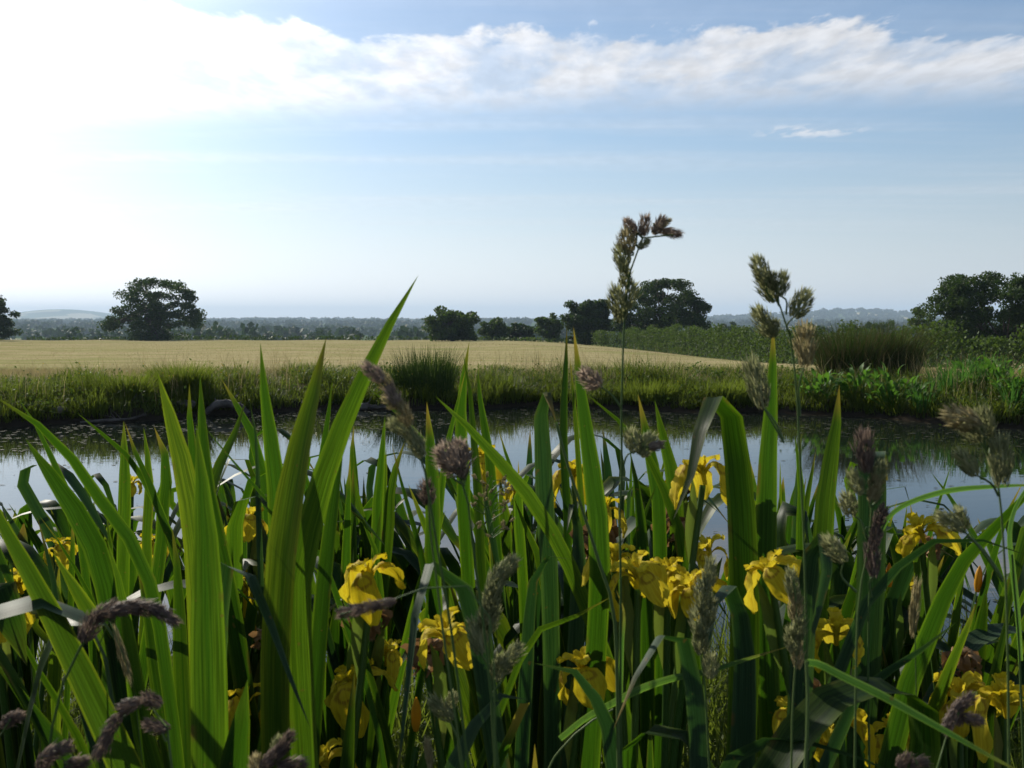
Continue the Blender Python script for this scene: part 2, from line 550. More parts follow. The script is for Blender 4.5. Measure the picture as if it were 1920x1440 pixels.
def ground_z(x, y):
    x = np.asarray(x, float)
    y = np.asarray(y, float)
    f, n = far_shore(x), near_shore(x)
    field = np.interp(y, VAL_D, VAL_Z)
    side = -0.0046 * np.clip(x, 0, 30) ** 2 * sstep(17, 42, y)
    field = field + side * (1 - sstep(170, 300, y))
    field = field + 0.05 * np.sin(x * 0.35 + y * 0.11) * sstep(18, 30, y)
    # far hills
    ux = x / np.maximum(y, 1)
    h1 = 36 * np.exp(-((ux - 0.345) / 0.065) ** 2) * np.exp(-((y - 3700) / 500) ** 2)
    h1 += 20 * np.exp(-((ux - 0.25) / 0.08) ** 2) * np.exp(-((y - 3700) / 500) ** 2)
    h2 = 84 * np.exp(-((ux + 0.44) / 0.075) ** 2) * np.exp(-((y - 6600) / 800) ** 2)
    und = 3.0 * np.sin(x * 0.004 + 1.3) * np.sin(y * 0.0035) * sstep(300, 900, y)
    field = field + h1 + h2 + und
    # pond
    df = f - y
    bank = np.where(df < 0, 0.0, 0.0)
    rise = 0.14 * sstep(0.0, 0.30, -df) + 0.16 * sstep(0.25, 1.3, -df) + (field - 0.30) * sstep(1.0, 3.2, -df)
    inside = -0.5 * sstep(0, 1.5, df)
    zf = np.where(df < 0, rise, inside)
    dn = y - n
    zn = np.where(dn < 0, 0.16 * sstep(0, 0.9, -dn), -0.5 * sstep(0, 1.5, dn))
    z = np.where(y > 8.5, zf, zn)
    outx = np.abs(x) > 9.4
    flat = np.where(y < 12, 0.16 + 0.14 * sstep(2, 12, y), rise)
    z = np.where(outx, np.maximum(z, np.minimum(flat, 0.3) * sstep(9.4, 10.5, np.abs(x)) + z * (1 - sstep(9.4, 10.5, np.abs(x)))), z)
    return z


def build_ground():
    ys = np.concatenate([np.linspace(-12, 2, 15), np.linspace(2.2, 11, 34), np.linspace(11.15, 19, 60),
                         np.linspace(19.5, 60, 40), np.geomspace(62, 11500, 90)])
    ts = np.linspace(-1, 1, 181)
    rows = []
    for y in ys:
        hw = max(22.0, abs(y) * 0.85 + 8)
        t = np.sign(ts) * np.abs(ts) ** 1.25
        x = t * hw
        rows.append(np.stack([x, np.full_like(x, y), ground_z(x, np.full_like(x, y))], 1))
    V = np.vstack(rows)
    nx, ny = len(ts), len(ys)
    i = np.arange(nx - 1)
    F = np.vstack([np.stack([r * nx + i, r * nx + i + 1, (r + 1) * nx + i + 1, (r + 1) * nx + i], 1) for r in range(ny - 1)])
    m, nt, out = new_mat('ground')
    g = nt.nodes.new('ShaderNodeNewGeometry')
    sep = nt.nodes.new('ShaderNodeSeparateXYZ')
    nt.links.new(g.outputs['Position'], sep.inputs[0])
    x, y, z = sep.outputs
    pos = g.outputs['Position']
    n1 = noise(nt, pos, 1.2, 5.0, 0.6)
    n2 = noise(nt, pos, 9.0, 4.0, 0.6)
    st = nt.nodes.new('ShaderNodeCombineXYZ')
    nt.links.new(mth(nt, 'MULTIPLY', x, 0.05), st.inputs[0])
    nt.links.new(mth(nt, 'MULTIPLY', y, 0.35), st.inputs[1])
    swath = noise(nt, st.outputs[0], 1.0, 3.0)
    hay = mixc(nt, maprange(nt, n1, 0.3, 0.7), (0.285, 0.24, 0.125), (0.375, 0.32, 0.175))
    hay = mixc(nt, maprange(nt, swath, 0.45, 0.65, 0.0, 0.55), hay, (0.19, 0.20, 0.065))
    hay = mixc(nt, maprange(nt, n2, 0.56, 0.78, 0.0, 0.55), hay, (0.20, 0.15, 0.06))
    pat = noise(nt, pos, 0.12, 4.0, 0.6)
    hay = mixc(nt, maprange(nt, pat, 0.48, 0.66, 0.0, 0.7), hay, (0.205, 0.215, 0.075))
    clod = noise(nt, pos, 2.6, 3.0, 0.6)
    hay = mixc(nt, maprange(nt, clod, 0.66, 0.74, 0.0, 0.75), hay, (0.10, 0.085, 0.035))
    soil = mixc(nt, n2, (0.035, 0.05, 0.015), (0.06, 0.065, 0.02))
    mud = mixc(nt, n2, (0.016, 0.013, 0.009), (0.040, 0.033, 0.024))
    ydist = mth(nt, 'ADD', y, mth(nt, 'MULTIPLY', mth(nt, 'SUBTRACT', n1, 0.5), 1.5))
    col = mixc(nt, maprange(nt, ydist, 15.5, 17.2), soil, hay)
    wet = maprange(nt, mth(nt, 'ADD', z, mth(nt, 'MULTIPLY', mth(nt, 'SUBTRACT', n2, 0.5), 0.06)), 0.14, 0.24, 1.0, 0.0)
    wet = mth(nt, 'MULTIPLY', wet, maprange(nt, y, 17.0, 18.0, 1.0, 0.0))
    col = mixc(nt, wet, col, mud)
    # beyond the brow: a patchwork of pasture and pale cut fields
    vr = nt.nodes.new('ShaderNodeTexVoronoi')
    vr.inputs['Scale'].default_value = 0.0045
    nt.links.new(pos, vr.inputs['Vector'])
    sepc = nt.nodes.new('ShaderNodeSeparateColor')
    nt.links.new(vr.outputs['Color'], sepc.inputs[0])
    past = mixc(nt, sepc.outputs[0], (0.05, 0.085, 0.025), (0.09, 0.12, 0.04))
    past = mixc(nt, maprange(nt, sepc.outputs[1], 0.86, 0.88), past, (0.38, 0.33, 0.19))
    col = mixc(nt, maprange(nt, y, 176, 186), col, past)
    b = nt.nodes.new('ShaderNodeBsdfPrincipled')
    nt.links.new(col, b.inputs['Base Color'])
    b.inputs['Roughness'].default_value = 1.0
    b.inputs['Specular IOR Level'].default_value = 0.0
    bp = nt.nodes.new('ShaderNodeBump')
    bp.inputs['Strength'].default_value = 0.35
    bp.inputs['Distance'].default_value = 0.02
    nt.links.new(noise(nt, pos, 14.0, 6.0, 0.65), bp.inputs['Height'])
    nt.links.new(bp.outputs[0], b.inputs['Normal'])
    nt.links.new(b.outputs[0], out.inputs[0])
    o = obj('ground', mesh_np('ground', V, F, m, smooth=True))
    tag(o, kind='structure')


build_ground()


def build_water():
    m, nt, out = new_mat('pond_water')
    b = nt.nodes.new('ShaderNodeBsdfPrincipled')
    b.inputs['Base Color'].default_value = (0.010, 0.014, 0.010, 1)
    b.inputs['Roughness'].default_value = 0.015
    b.inputs['IOR'].default_value = 1.333
    b.inputs['Specular IOR Level'].default_value = 0.5
    g = nt.nodes.new('ShaderNodeNewGeometry')
    mp = nt.nodes.new('ShaderNodeMapping')
    mp.inputs['Scale'].default_value = (0.8, 1.6, 1)
    nt.links.new(g.outputs['Position'], mp.inputs[0])
    n = noise(nt, mp.outputs[0], 5.0, 3.0, 0.5)
    bp = nt.nodes.new('ShaderNodeBump')
    bp.inputs['Strength'].default_value = 0.05
    bp.inputs['Distance'].default_value = 0.012
    nt.links.new(n, bp.inputs['Height'])
    nt.links.new(bp.outputs[0], b.inputs['Normal'])
    nt.links.new(b.outputs[0], out.inputs[0])
    xs = np.linspace(-10.4, 10.4, 60)
    V = np.vstack([np.stack([xs, near_shore(xs) - 0.15, xs * 0], 1), np.stack([xs, far_shore(xs) + 0.05, xs * 0], 1)])
    i = np.arange(59)
    F = np.stack([i, i + 1, i + 61, i + 60], 1)
    o = obj('pond_water', mesh_np('pond_water', V, F, m))
    tag(o, kind='structure')
    # floating weed: rafts near the far shore, loose flecks elsewhere
    P, S = [], []
    N = 26000
    x = R.uniform(-9, 9, N)
    t = R.uniform(0, 1, N)
    y = near_shore(x) + (far_shore(x) - near_shore(x)) * t
    fs = far_shore(x) - y
    raft = np.sin(x * 1.3 + 3 * np.sin(y * 0.8)) * np.sin(y * 2.6 + 1.5 * np.sin(x * 0.7)) + 0.5 * np.sin(x * 5.1 + y * 3.3)
    dens = np.where(fs < 3.0, 0.34 + 0.4 * (raft > 0.3), 0.02 + 0.14 * (raft > 0.6))
    k = R.uniform(0, 1, N) < dens
    x, y, fs = x[k], y[k], fs[k]
    n = len(x)
    s = R.uniform(0.005, 0.022, n) * np.where(fs < 3.0, 1.3, 1.0)
    a = R.uniform(0, 6.28, n)
    ang = a[:, None] + np.array([0, 1.0, 2.2, 3.3, 4.3, 5.3])[None, :]
    rad = s[:, None] * R.uniform(0.5, 1.1, (n, 6)) * np.array([1.5, 1, 1, 1.5, 1, 1])[None, :]
    V = np.stack([x[:, None] + np.cos(ang) * rad * 1.3, y[:, None] + np.sin(ang) * rad, np.full((n, 6), 0.003) + R.uniform(0, 0.004, (n, 1))], 2).reshape(-1, 3)
    F = np.arange(n * 6).reshape(n, 6)
    o = obj('floating_weed', mesh_np('floating_weed', V, F, M['weed']))
    tag(o, 'small flecks and rafts of weed floating on the pond', 'pond weed', kind='stuff')


build_water()

# ------------------------------------------------------------------ foliage cards


def cards(cent, size, asp=0.6, droop=0.0):
    """leaf-shaped quads (rhombic) at random angles"""
    n = len(cent)
    size = np.broadcast_to(size, (n,))
    a = R.normal(size=(n, 3))
    a /= np.linalg.norm(a, axis=1)[:, None]
    b = np.cross(a, R.normal(size=(n, 3)))
    b /= np.linalg.norm(b, axis=1)[:, None]
    L = a * size[:, None]
    Wd = b * (size * asp)[:, None]
    V = np.stack([cent - L, cent + Wd - L * 0.1, cent + L, cent - Wd - L * 0.1], 1).reshape(-1, 3)
    F = np.arange(n * 4).reshape(n, 4)
    return V, F


def blades(pos, h, w, lean, droop=0.3):
    """grass blades: 2 quads each, root at pos"""
    n = len(pos)
    az = R.uniform(0, 2 * math.pi, n)
    d = np.stack([np.cos(az), np.sin(az), np.zeros(n)], 1)
    wv = np.stack([-np.sin(az + R.normal(0, 0.7, n)), np.cos(az), np.zeros(n)], 1)
    p0 = pos
    p1 = pos + np.stack([d[:, 0] * lean * h * 0.35, d[:, 1] * lean * h * 0.35, h * 0.55], 1)
    p2 = pos + np.stack([d[:, 0] * lean * h, d[:, 1] * lean * h, h * (1 - droop * lean)], 1)
    w = np.broadcast_to(w, (n,))[:, None]
    V = np.stack([p0 - wv * w, p0 + wv * w, p1 - wv * w * 0.8, p1 + wv * w * 0.8, p2 - wv * w * 0.12, p2 + wv * w * 0.12], 1).reshape(-1, 3)
    i = np.arange(n)[:, None] * 6
    F = np.concatenate([i + np.array([[0, 1, 3, 2]]), i + np.array([[2, 3, 5, 4]])], 1).reshape(-1, 4)
    return V, F


# ------------------------------------------------------------------ trees
def make_tree(name, label, px, top, base, wpx, D, seed, mat='oak', dens=1.0, low=0.12, clusters=60, group=None, shape='round', leaf=None, skirt=0.0, pts=None, reps=2, crad=None):
    rng = np.random.default_rng(seed)
    b = at(px, base, D)
    t = at(px, top, D)
    gz = float(ground_z(b[0], D))
    z0 = min(gz, b[2]) if D < 260 else gz
    z0 = gz
    Ht = t[2] - z0
    Wd = wpx / FPX * D
    root = thing(name, label, 'tree', (b[0], D, z0), group)
    cl = []
    rx, rz = Wd / 2, Ht * (1 - low) / 2
    cz = Ht * low + rz
    if pts is not None:
        for (qx, qy) in pts:
            for rep_ in range(reps):
                q = at(qx + rng.normal(0, 2.5), qy + rng.normal(0, 2.0), D)
                edge = 1 - min(1, abs(qx - px) / (wpx / 2)) * 0.6
                cl.append(np.array([q[0] - b[0], rng.uniform(-0.42, 0.42) * Wd * edge, q[2] - z0]))
        clusters = 0
    tries = 0
    while len(cl) < clusters and tries < 9000:
        tries += 1
        v = rng.normal(size=3)
        v /= np.linalg.norm(v)
        r = rng.uniform(0.45, 1.0) ** 0.6
        p = v * r
        if shape == 'spread':
            e = 1.0 - 0.15 * max(0, p[2])
            p = np.array([p[0] * e, p[1] * e, p[2]])
        lob = 0.86 + 0.2 * math.sin(5 * math.atan2(v[0], v[2]) + seed) + 0.08 * math.sin(9 * math.atan2(v[0], v[2]) + 2 * seed)
        p = p * np.array([rx, rx * 0.9, rz]) * lob * np.array([0.92, 0.92, 0.92])
        p[2] += cz
        if all(np.linalg.norm((p - q) / np.array([1, 1, 0.8])) > Wd * 0.075 for q in cl):
            cl.append(p)
    if skirt > 0:
        for k in range(int(clusters * skirt)):
            a = rng.uniform(0, 6.28)
            rr = rng.uniform(0.05, 0.42) * Wd
            cl.append(np.array([math.cos(a) * rr, math.sin(a) * rr, rng.uniform(0.04, 0.24) * Ht]))
    leaf = leaf or max(0.10, D * 0.0014)
    leafpts = []
    crad = crad or Wd * 0.095
    for p in cl:
        n = int(dens * rng.uniform(110, 190) * max(0.4, min(2.2, (crad / leaf / 4.0) ** 1.6)))
        q = rng.normal(size=(n, 3))
        q /= np.linalg.norm(q, axis=1)[:, None]
        q *= (rng.uniform(0, 1, n) ** 0.45)[:, None] * crad * rng.uniform(0.75, 1.35) * np.array([1.15, 1.15, 0.72])
        leafpts.append(p + q)
    leafpts = np.vstack(leafpts)
    leafpts = leafpts[leafpts[:, 2] > 0.12]
    V, F = cards(leafpts, leaf * R.uniform(0.6, 1.25, len(leafpts)), 0.62)
    obj('crown', mesh_np('crown', V, F, M[mat]), root)
    # trunk and limbs
    parts = []
    fork = Ht * (low + 0.18)
    tr = max(0.16, Wd * 0.032)
    P = np.array([[0, 0, -0.35], [0.04 * tr, 0, 0.1 * Ht], [tr * 0.4 * math.sin(seed), 0, fork], [tr * math.cos(seed), 0.1, Ht * 0.6]])
    Q, _ = spline(P, 9)
    parts.append(tube(Q, np.linspace(tr * 1.5, tr * 0.45, 9), 7))
    order = rng.permutation(len(cl))[: min(40, len(cl))]
    for k in order:
        p = cl[k]
        s = Q[int(rng.integers(3, 8))]
        mid = s * 0.5 + p * 0.5 + np.array([0, 0, Ht * rng.uniform(-0.02, 0.07)])
        L, _ = spline(np.array([s, mid, p]), 6)
        parts.append(tube(L, np.linspace(tr * 0.34, tr * 0.05, 6), 5))
    V, F = join_vf(parts)
    obj('trunk', mesh_np('trunk', V, F, M['bark'], smooth=True), root)
    return root


def build_trees():
    G = 'field trees behind the cut meadow'
    T = make_tree
    T('oak_tree', 'dark tree cut by the left edge of the picture at the field brow', -14, 548, 641, 100, 150, 1, 'oak_dark', 1.2, 0.05, 70, G, skirt=0.3)
    LONE = [(250, 556), (260, 546), (272, 538), (288, 533), (304, 531), (320, 533), (334, 539), (345, 549), (352, 561), (358, 573), (366, 584), (368, 596), (362, 607),
            (350, 600), (341, 588), (331, 572), (318, 560), (300, 553), (285, 556), (270, 563), (256, 571), (246, 577), (238, 586), (228, 593), (218, 599), (207, 607), (212, 613),
            (225, 607), (241, 600), (256, 590), (268, 580), (286, 576), (300, 572), (312, 581), (326, 592), (300, 590), (286, 596), (271, 601), (338, 606), (311, 605),
            (264, 617), (276, 611), (290, 613), (300, 621), (270, 629), (285, 630), (300, 635), (263, 640), (311, 640), (285, 641), (318, 631)]
    T('oak_tree', 'lone spreading oak with sky showing through its crown, on the brow at left', 288, 525, 645, 176, 160, 5, 'oak_dark', 0.66, 0.13, 95, G, 'spread', leaf=0.19, pts=LONE, reps=3, crad=0.95)
    T('oak_tree', 'round bushy tree right of the tallest iris leaf, behind the rush tussock', 848, 577, 646, 112, 140, 9, 'oak', 1.2, 0.02, 70, G, skirt=0.25)
    T('field_tree', 'small round tree just right of the bushy tree on the brow', 925, 597, 644, 68, 152, 12, 'oak', 1.1, 0.04, 45, G, skirt=0.3)
    T('field_tree', 'low domed tree between two taller trees in the middle of the brow', 976, 606, 644, 70, 156, 15, 'oak_dark', 1.1, 0.04, 45, G, skirt=0.3)
    T('field_tree', 'tree with a ragged side branch left of the dark domed tree', 1030, 585, 646, 62, 146, 19, 'oak', 0.9, 0.05, 45, G, skirt=0.3)
    T('oak_tree', 'dense dark domed tree left of the tall grass head', 1103, 553, 649, 104, 130, 23, 'oak_dark', 1.5, 0.03, 85, G, skirt=0.3)
    WIDE = [(1160, 612), (1172, 592), (1168, 604), (1185, 576), (1196, 561), (1206, 549), (1222, 537), (1240, 532), (1262, 531), (1279, 537), (1287, 551), (1290, 564), (1301, 566), (1312, 573),
            (1319, 579), (1308, 589), (1298, 596), (1284, 586), (1270, 575), (1255, 561), (1236, 556), (1216, 566), (1205, 586), (1194, 601), (1221, 586), (1240, 580), (1255, 595), (1270, 602),
            (1292, 605), (1311, 605), (1316, 612), (1240, 605), (1221, 606), (1200, 616), (1250, 619), (1180, 622), (1226, 626), (1250, 634), (1205, 632), (1232, 640)]
    T('oak_tree', 'wide oak right of the tall grass head with a branch reaching right', 1238, 525, 652, 172, 124, 27, 'oak_dark', 1.1, 0.10, 100, G, 'spread', leaf=0.15, pts=WIDE, reps=2, crad=0.95)
    T('far_tree', 'small round tree showing above the long hedge right of the wide oak', 1366, 600, 624, 44, 300, 31, 'oak_dark', 0.8, 0.02, 24, G)
    T('far_tree', 'small dark tree above the hedge between the nodding grass heads', 1521, 600, 628, 46, 290, 33, 'oak_dark', 0.8, 0.02, 24, G)
    T('far_tree', 'low rounded tree far behind the hedge, left of the pale green tree', 1612, 596, 630, 62, 240, 37, 'oak_dark', 0.8, 0.02, 30, G)
    T('far_tree', 'wider rounded tree touching the left side of the pale green tree', 1658, 589, 632, 62, 220, 39, 'oak', 0.8, 0.02, 30, G)
    T('field_tree', 'paler green tree left of the big tree at the right edge', 1728, 566, 650, 84, 110, 41, 'hedge', 1.2, 0.03, 60, G, skirt=0.3)
    rb = np.random.default_rng(90)
    BIG = []
    while len(BIG) < 230:
        qy = rb.uniform(520, 668)
        left = 1792 if qy < 532 else (1776 if qy < 552 else (1757 if qy < 590 else 1775))
        qx = rb.uniform(left, 1995)
        if (1795 < qx < 1835 and 552 < qy < 562) or (1890 < qx < 1915 and 560 < qy < 572):
            continue
        BIG.append((qx, qy))
    T('oak_tree', 'biggest dark tree at the right edge standing in the hedge', 1880, 508, 682, 250, 74, 45, 'oak_dark', 0.85, 0.08, 125, G, 'spread', leaf=0.11, pts=BIG, reps=1, crad=0.68)


build_trees()


def make_hedge(label, pts, seed, mat, hw, step=0.55, leaf=0.16, per=38):
    """pts: (px, py_top, D) along the hedge"""
    rng = np.random.default_rng(seed)
    W = np.array([at(p[0], p[1], p[2]) for p in pts])
    d = np.concatenate([[0], np.cumsum(np.linalg.norm(np.diff(W[:, :2], axis=0), axis=1))])
    n = int(d[-1] / step)
    t = np.linspace(0, d[-1], n)
    X = np.interp(t, d, W[:, 0])
    Y = np.interp(t, d, W[:, 1])
    Z = np.interp(t, d, W[:, 2])
    g = ground_z(X, Y)
    base = np.array([X.mean(), Y.mean(), float(ground_z(X.mean(), Y.mean()))])
    root = thing('hedge', label, 'hedge', base, 'field hedges')
    cen, siz = [], []
    for i in range(n):
        h = max(0.5, Z[i] - g[i]) * (1 + 0.12 * math.sin(t[i] * 0.9 + seed) + 0.08 * math.sin(t[i] * 2.3) + rng.uniform(-.05, .05))
        m = int(per * rng.uniform(0.8, 1.2) * max(0.6, h / 2))
        q = np.stack([rng.normal(0, step * 0.7, m), rng.uniform(-1, 1, m) * hw, rng.uniform(0, 1, m) ** 0.75], 1)
        bul = np.sqrt(np.clip(1 - q[:, 2] ** 3.5, 0.04, 1))
        cen.append(np.stack([X[i] + q[:, 0], Y[i] + q[:, 1] * bul, g[i] + q[:, 2] * h], 1))
    cen = np.vstack(cen) - base
    V, F = cards(cen, leaf * R.uniform(0.6, 1.3, len(cen)), 0.6)
    obj('foliage', mesh_np('foliage', V, F, M[mat]), root)
    # stems inside the hedge
    parts = []
    for i in range(0, n, max(1, n // 60)):
        p = np.array([X[i], Y[i], g[i] - 0.1]) - base
        q = p + np.array([rng.uniform(-.3, .3), rng.uniform(-.2, .2), max(0.5, (Z[i] - g[i]) * 0.75)])
        parts.append(tube(np.array([p, (p + q) / 2 + rng.normal(0, 0.06, 3), q]), [0.05, 0.035, 0.01], 4))
    V, F = join_vf(parts)
    obj('stems', mesh_np('stems', V, F, M['bark']), root)


make_hedge('low dark hedge along the brow right of the lone spreading oak', [(60, 636, 172), (200, 634, 172), (360, 630, 172), (600, 630, 172), (830, 632, 172)], 3, 'oak_dark', 1.3, 0.9, 0.24, 30)
make_hedge('short dark hedge under the row of trees in the middle of the brow', [(880, 637, 150), (980, 634, 146), (1110, 634, 138)], 5, 'hedge', 1.2, 0.8, 0.2, 34)
make_hedge('long pale green hedge running from the wide oak to the right edge', [(1118, 624, 118), (1180, 619, 112), (1260, 617, 98), (1340, 618, 84), (1450, 619, 68), (1600, 620, 55), (1760, 620, 48), (1930, 622, 43), (2100, 620, 40)], 7, 'hedge', 1.3, 0.4, 0.09, 185)


def build_far_woods():
    rng = np.random.default_rng(21)
    cen, siz = [], []
    rows = [(330, 520, 110, 7, 0.9), (520, 900, 330, 8, 1.0), (900, 1500, 900, 9, 1.1), (1500, 2500, 1500, 10, 1.2), (2500, 3600, 1400, 11, 1.4), (3200, 4300, 1500, 12, 1.8)]
    for a, b, n, h, ww in rows:
        d = rng.uniform(a, b, n)
        u = rng.uniform(-0.62, 0.62, n)
        # hedgerow-like lines and copses
        line = np.sin(d * 0.021 + 6 * u) * np.sin(u * 23 + d * 0.004)
        keep = (line > -0.25) | (rng.uniform(0, 1, n) < 0.25) | (d > 3000)
        d, u = d[keep], u[keep]
        x = u * d
        z = ground_z(x, d)
        for i in range(len(d)):
            H = h * rng.uniform(0.6, 1.25)
            Wd = H * rng.uniform(0.8, 1.6) * ww
            m = 46
            q = rng.normal(size=(m, 3))
            q /= np.linalg.norm(q, axis=1)[:, None]
            q *= (rng.uniform(0.5, 1, m))[:, None]
            p = np.stack([x[i] + q[:, 0] * Wd * 0.5, d[i] + q[:, 1] * Wd * 0.5, z[i] + H * 0.48 + q[:, 2] * H * 0.52], 1)
            cen.append(p)
            siz.append(np.full(m, Wd * 0.16))
    cen = np.vstack(cen)
    siz = np.concatenate(siz) * rng.uniform(0.7, 1.3, len(cen))
    V, F = cards(cen, siz, 0.8)
    o = obj('far_woodland', mesh_np('far_woodland', V, F, M['far_wood']))
    tag(o, 'distant woods and hedgerow trees fading into blue haze across the valley', 'woodland', kind='stuff')


build_far_woods()

# ------------------------------------------------------------------ far bank planting


def build_bank():
    N = 74000
    x = R.uniform(-11, 11, N)
    o_ = 0.10 + 3.0 * R.uniform(0, 1, N) ** 1.25
    y = far_shore(x) + o_
    gap = np.sin(x * 2.3 + 1.7 * y) * np.sin(x * 0.9 - y * 2.1) + 0.4 * np.sin(x * 7.1)
    k = (y < 18.6) & ((gap < 0.75) | (R.uniform(0, 1, N) < 0.25))
    x, y, o_ = x[k], y[k], o_[k]
    mound = 0.5 + 0.5 * np.sin(x * 1.9 + 1.1) * np.sin(x * 0.7 + y * 1.7)
    mound = 0.6 * mound + 0.4 * (0.5 + 0.5 * np.sin(x * 4.7 + y * 2.9))
    h = (0.10 + 0.42 * mound ** 1.4) * R.uniform(0.5, 1.3, len(x)) * np.where(o_ > 1.6, 0.72, 1.0)
    z = ground_z(x, y)
    pos = np.stack([x, y, z - 0.02], 1)
    V, F = blades(pos, h, 0.0055, R.uniform(0.1, 1.0, len(x)), 0.45)
    o = obj('bank_grass', mesh_np('bank_grass', V, F, M['bank_grass']))
    tag(o, 'rank green grass covering the far bank of the pond', 'grass', kind='stuff')
    # leafy herbs and dry seeding stems mixed through the bank
    n = 260
    hx = R.uniform(-10, 9, n)
    ho = R.uniform(0.15, 2.0, n)
    hy = far_shore(hx) + ho
    hz = ground_z(hx, hy)
    cen = []
    for i in range(n):
        m = int(R.uniform(30, 90))
        q = R.normal(0, 1, (m, 3)) * np.array([0.11, 0.11, 0.08]) * R.uniform(0.6, 1.5)
        cen.append(np.array([hx[i], hy[i], hz[i] + R.uniform(0.02, 0.16)]) + q)
    cen = np.vstack(cen)
    V, F = cards(cen, R.uniform(0.010, 0.030, len(cen)), 0.6)
    o = obj('bank_herbs', mesh_np('bank_herbs', V, F, M['hedge']))
    tag(o, 'low leafy herbs mixed through the grass of the far bank', 'herbs', kind='stuff')
    n = 5200
    x = R.uniform(-10.5, 10.5, n)
    y = far_shore(x) + R.uniform(0.5, 3.2, n)
    k = np.sin(x * 1.1 + 0.5) + 0.6 * np.sin(x * 3.7 + y) + R.normal(0, 0.5, n) > 0.2
    x, y = x[k], y[k]
    V, F = blades(np.stack([x, y, ground_z(x, y)], 1), R.uniform(0.3, 0.62, len(x)), 0.0028, R.uniform(0.05, 0.6, len(x)), 0.25)
    o = obj('dry_stems', mesh_np('dry_stems', V, F, M['straw_grass']))
    tag(o, 'thin dry seeding stems standing above the far bank grass', 'dry stems', kind='stuff')
    # straw coloured stubble and seeding grasses
    N = 120000
    y = 16.4 + 152 * R.uniform(0, 1, N) ** 1.6
    y[:30000] = 16.6 + 2.6 * R.uniform(0, 1, 30000)
    x = R.uniform(-1, 1, N) * (y * 0.56 + 1)
    k = y > far_shore(x) + 1.1
    x, y = x[k], y[k]
    z = ground_z(x, y)
    h = R.uniform(0.02, 0.055, len(x)) + np.where(y < 19.5, R.uniform(0, 0.24, len(x)) ** 1.3 * np.clip(19.5 - y, 0, 1.5) / 1.5, 0)
    V, F = blades(np.stack([x, y, z - 0.01], 1), h, np.clip(y * 0.00016, 0.003, 0.02), R.uniform(0.1, 0.9, len(x)), 0.3)
    o = obj('hay_stubble', mesh_np('hay_stubble', V, F, M['straw_grass']))
    tag(o, 'pale dry stubble and seeding grass of the cut hay field', 'hay stubble', kind='stuff')
    # buttercups in the left bank
    n = 150
    x = np.concatenate([R.uniform(-8, -1.5, n), R.uniform(-1.5, 5, 20)])
    y = far_shore(x) + R.uniform(0.4, 1.9, len(x))
    z = ground_z(x, y) + R.uniform(0.2, 0.42, len(x))
    V, F = cards(np.stack([x, y, z], 1), R.uniform(0.008, 0.014, len(x)), 0.9)
    o = obj('buttercup_flowers', mesh_np('buttercup_flowers', V, F, M['buttercup']))
    tag(o, 'tiny yellow buttercup flowers dotted through the left far bank', 'wildflowers', kind='stuff')


build_bank()


def tussock(name, label, px, D, n, h, rad, mat, w=0.0035, lean=0.55, cat='rush', mat2=None, off=0.0):
    x = (px - 960) / FPX * D
    z = float(ground_z(x, D))
    root = thing(name, label, cat, (x, D, z))
    r = rad * np.sqrt(R.uniform(0, 1, n)) * 0.5
    a = R.uniform(0, 6.28, n)
    p = np.stack([np.cos(a) * r, np.sin(a) * r * 0.8, np.full(n, -0.03)], 1)
    hh = h * R.uniform(0.45, 1.05, n)
    # blades lean outwards from the centre
    az = a + R.normal(0, 0.5, n)
    l = lean * R.uniform(0.1, 1.0, n) * (0.3 + r / (rad * 0.5))
    d = np.stack([np.cos(az), np.sin(az)], 1)
    segs = []
    wv = np.stack([-np.sin(az), np.cos(az), np.zeros(n)], 1) * 0.6 + np.array([0.6, 0, 0])
    V = []
    for k, t in enumerate((0, 0.35, 0.7, 1.0)):
        c = p + np.stack([d[:, 0] * l * hh * t ** 1.6, d[:, 1] * l * hh * t ** 1.6, hh * (t - 0.18 * l * t * t)], 1)
        ww = w * (1, 0.95, 0.7, 0.1)[k]
        V += [c - wv * ww, c + wv * ww]
    V = np.stack(V, 1).reshape(-1, 3)
    i = np.arange(n)[:, None] * 8
    F = np.concatenate([i + np.array([[0, 1, 3, 2]]), i + np.array([[2, 3, 5, 4]]), i + np.array([[4, 5, 7, 6]])], 1).reshape(-1, 4)
    if mat2:
        h2 = (n // 2)
        obj('blades', mesh_np('blades', V[:h2 * 8], F[:h2 * 3], M[mat]), root)
        obj('dead_blades', mesh_np('dead_blades', V[h2 * 8:], F[h2 * 3:] - h2 * 8, M[mat2]), root)
    else:
        obj('blades', mesh_np('blades', V, F, M[mat]), root)
    return root


tussock('rush_tussock', 'tall dark rush tussock on the far bank in the middle of the picture', 800, 16.0, 1000, 0.84, 0.8, 'rush', 0.0035, 0.42)
tussock('rush_tussock', 'lower rush tussock at the left foot of the tall dark one', 745, 16.1, 420, 0.55, 0.6, 'rush', 0.0035, 0.6)
tussock('rush_tussock', 'wide bristly brown rush tussock on the right bank above the broad-leaved plants', 1600, 16.4, 1700, 1.0, 1.0, 'rush', 0.0042, 0.8, mat2='rush_brown')
tussock('rush_tussock', 'brown rush tussock merging into the right side of the wide bristly one', 1668, 16.6, 1300, 1.0, 0.9, 'rush', 0.0042, 0.8, mat2='rush_brown')
tussock('grass_mound', 'dark green grass mound on the left bank behind the tall yellowish iris leaf', 340, 14.9, 1100, 0.50, 0.75, 'bank_grass', 0.005, 0.75, 'grass clump')
tussock('grass_mound', 'grass mound overhanging the bare twig on the left bank', 232, 14.2, 900, 0.44, 0.75, 'bank_grass', 0.005, 0.75, 'grass clump')
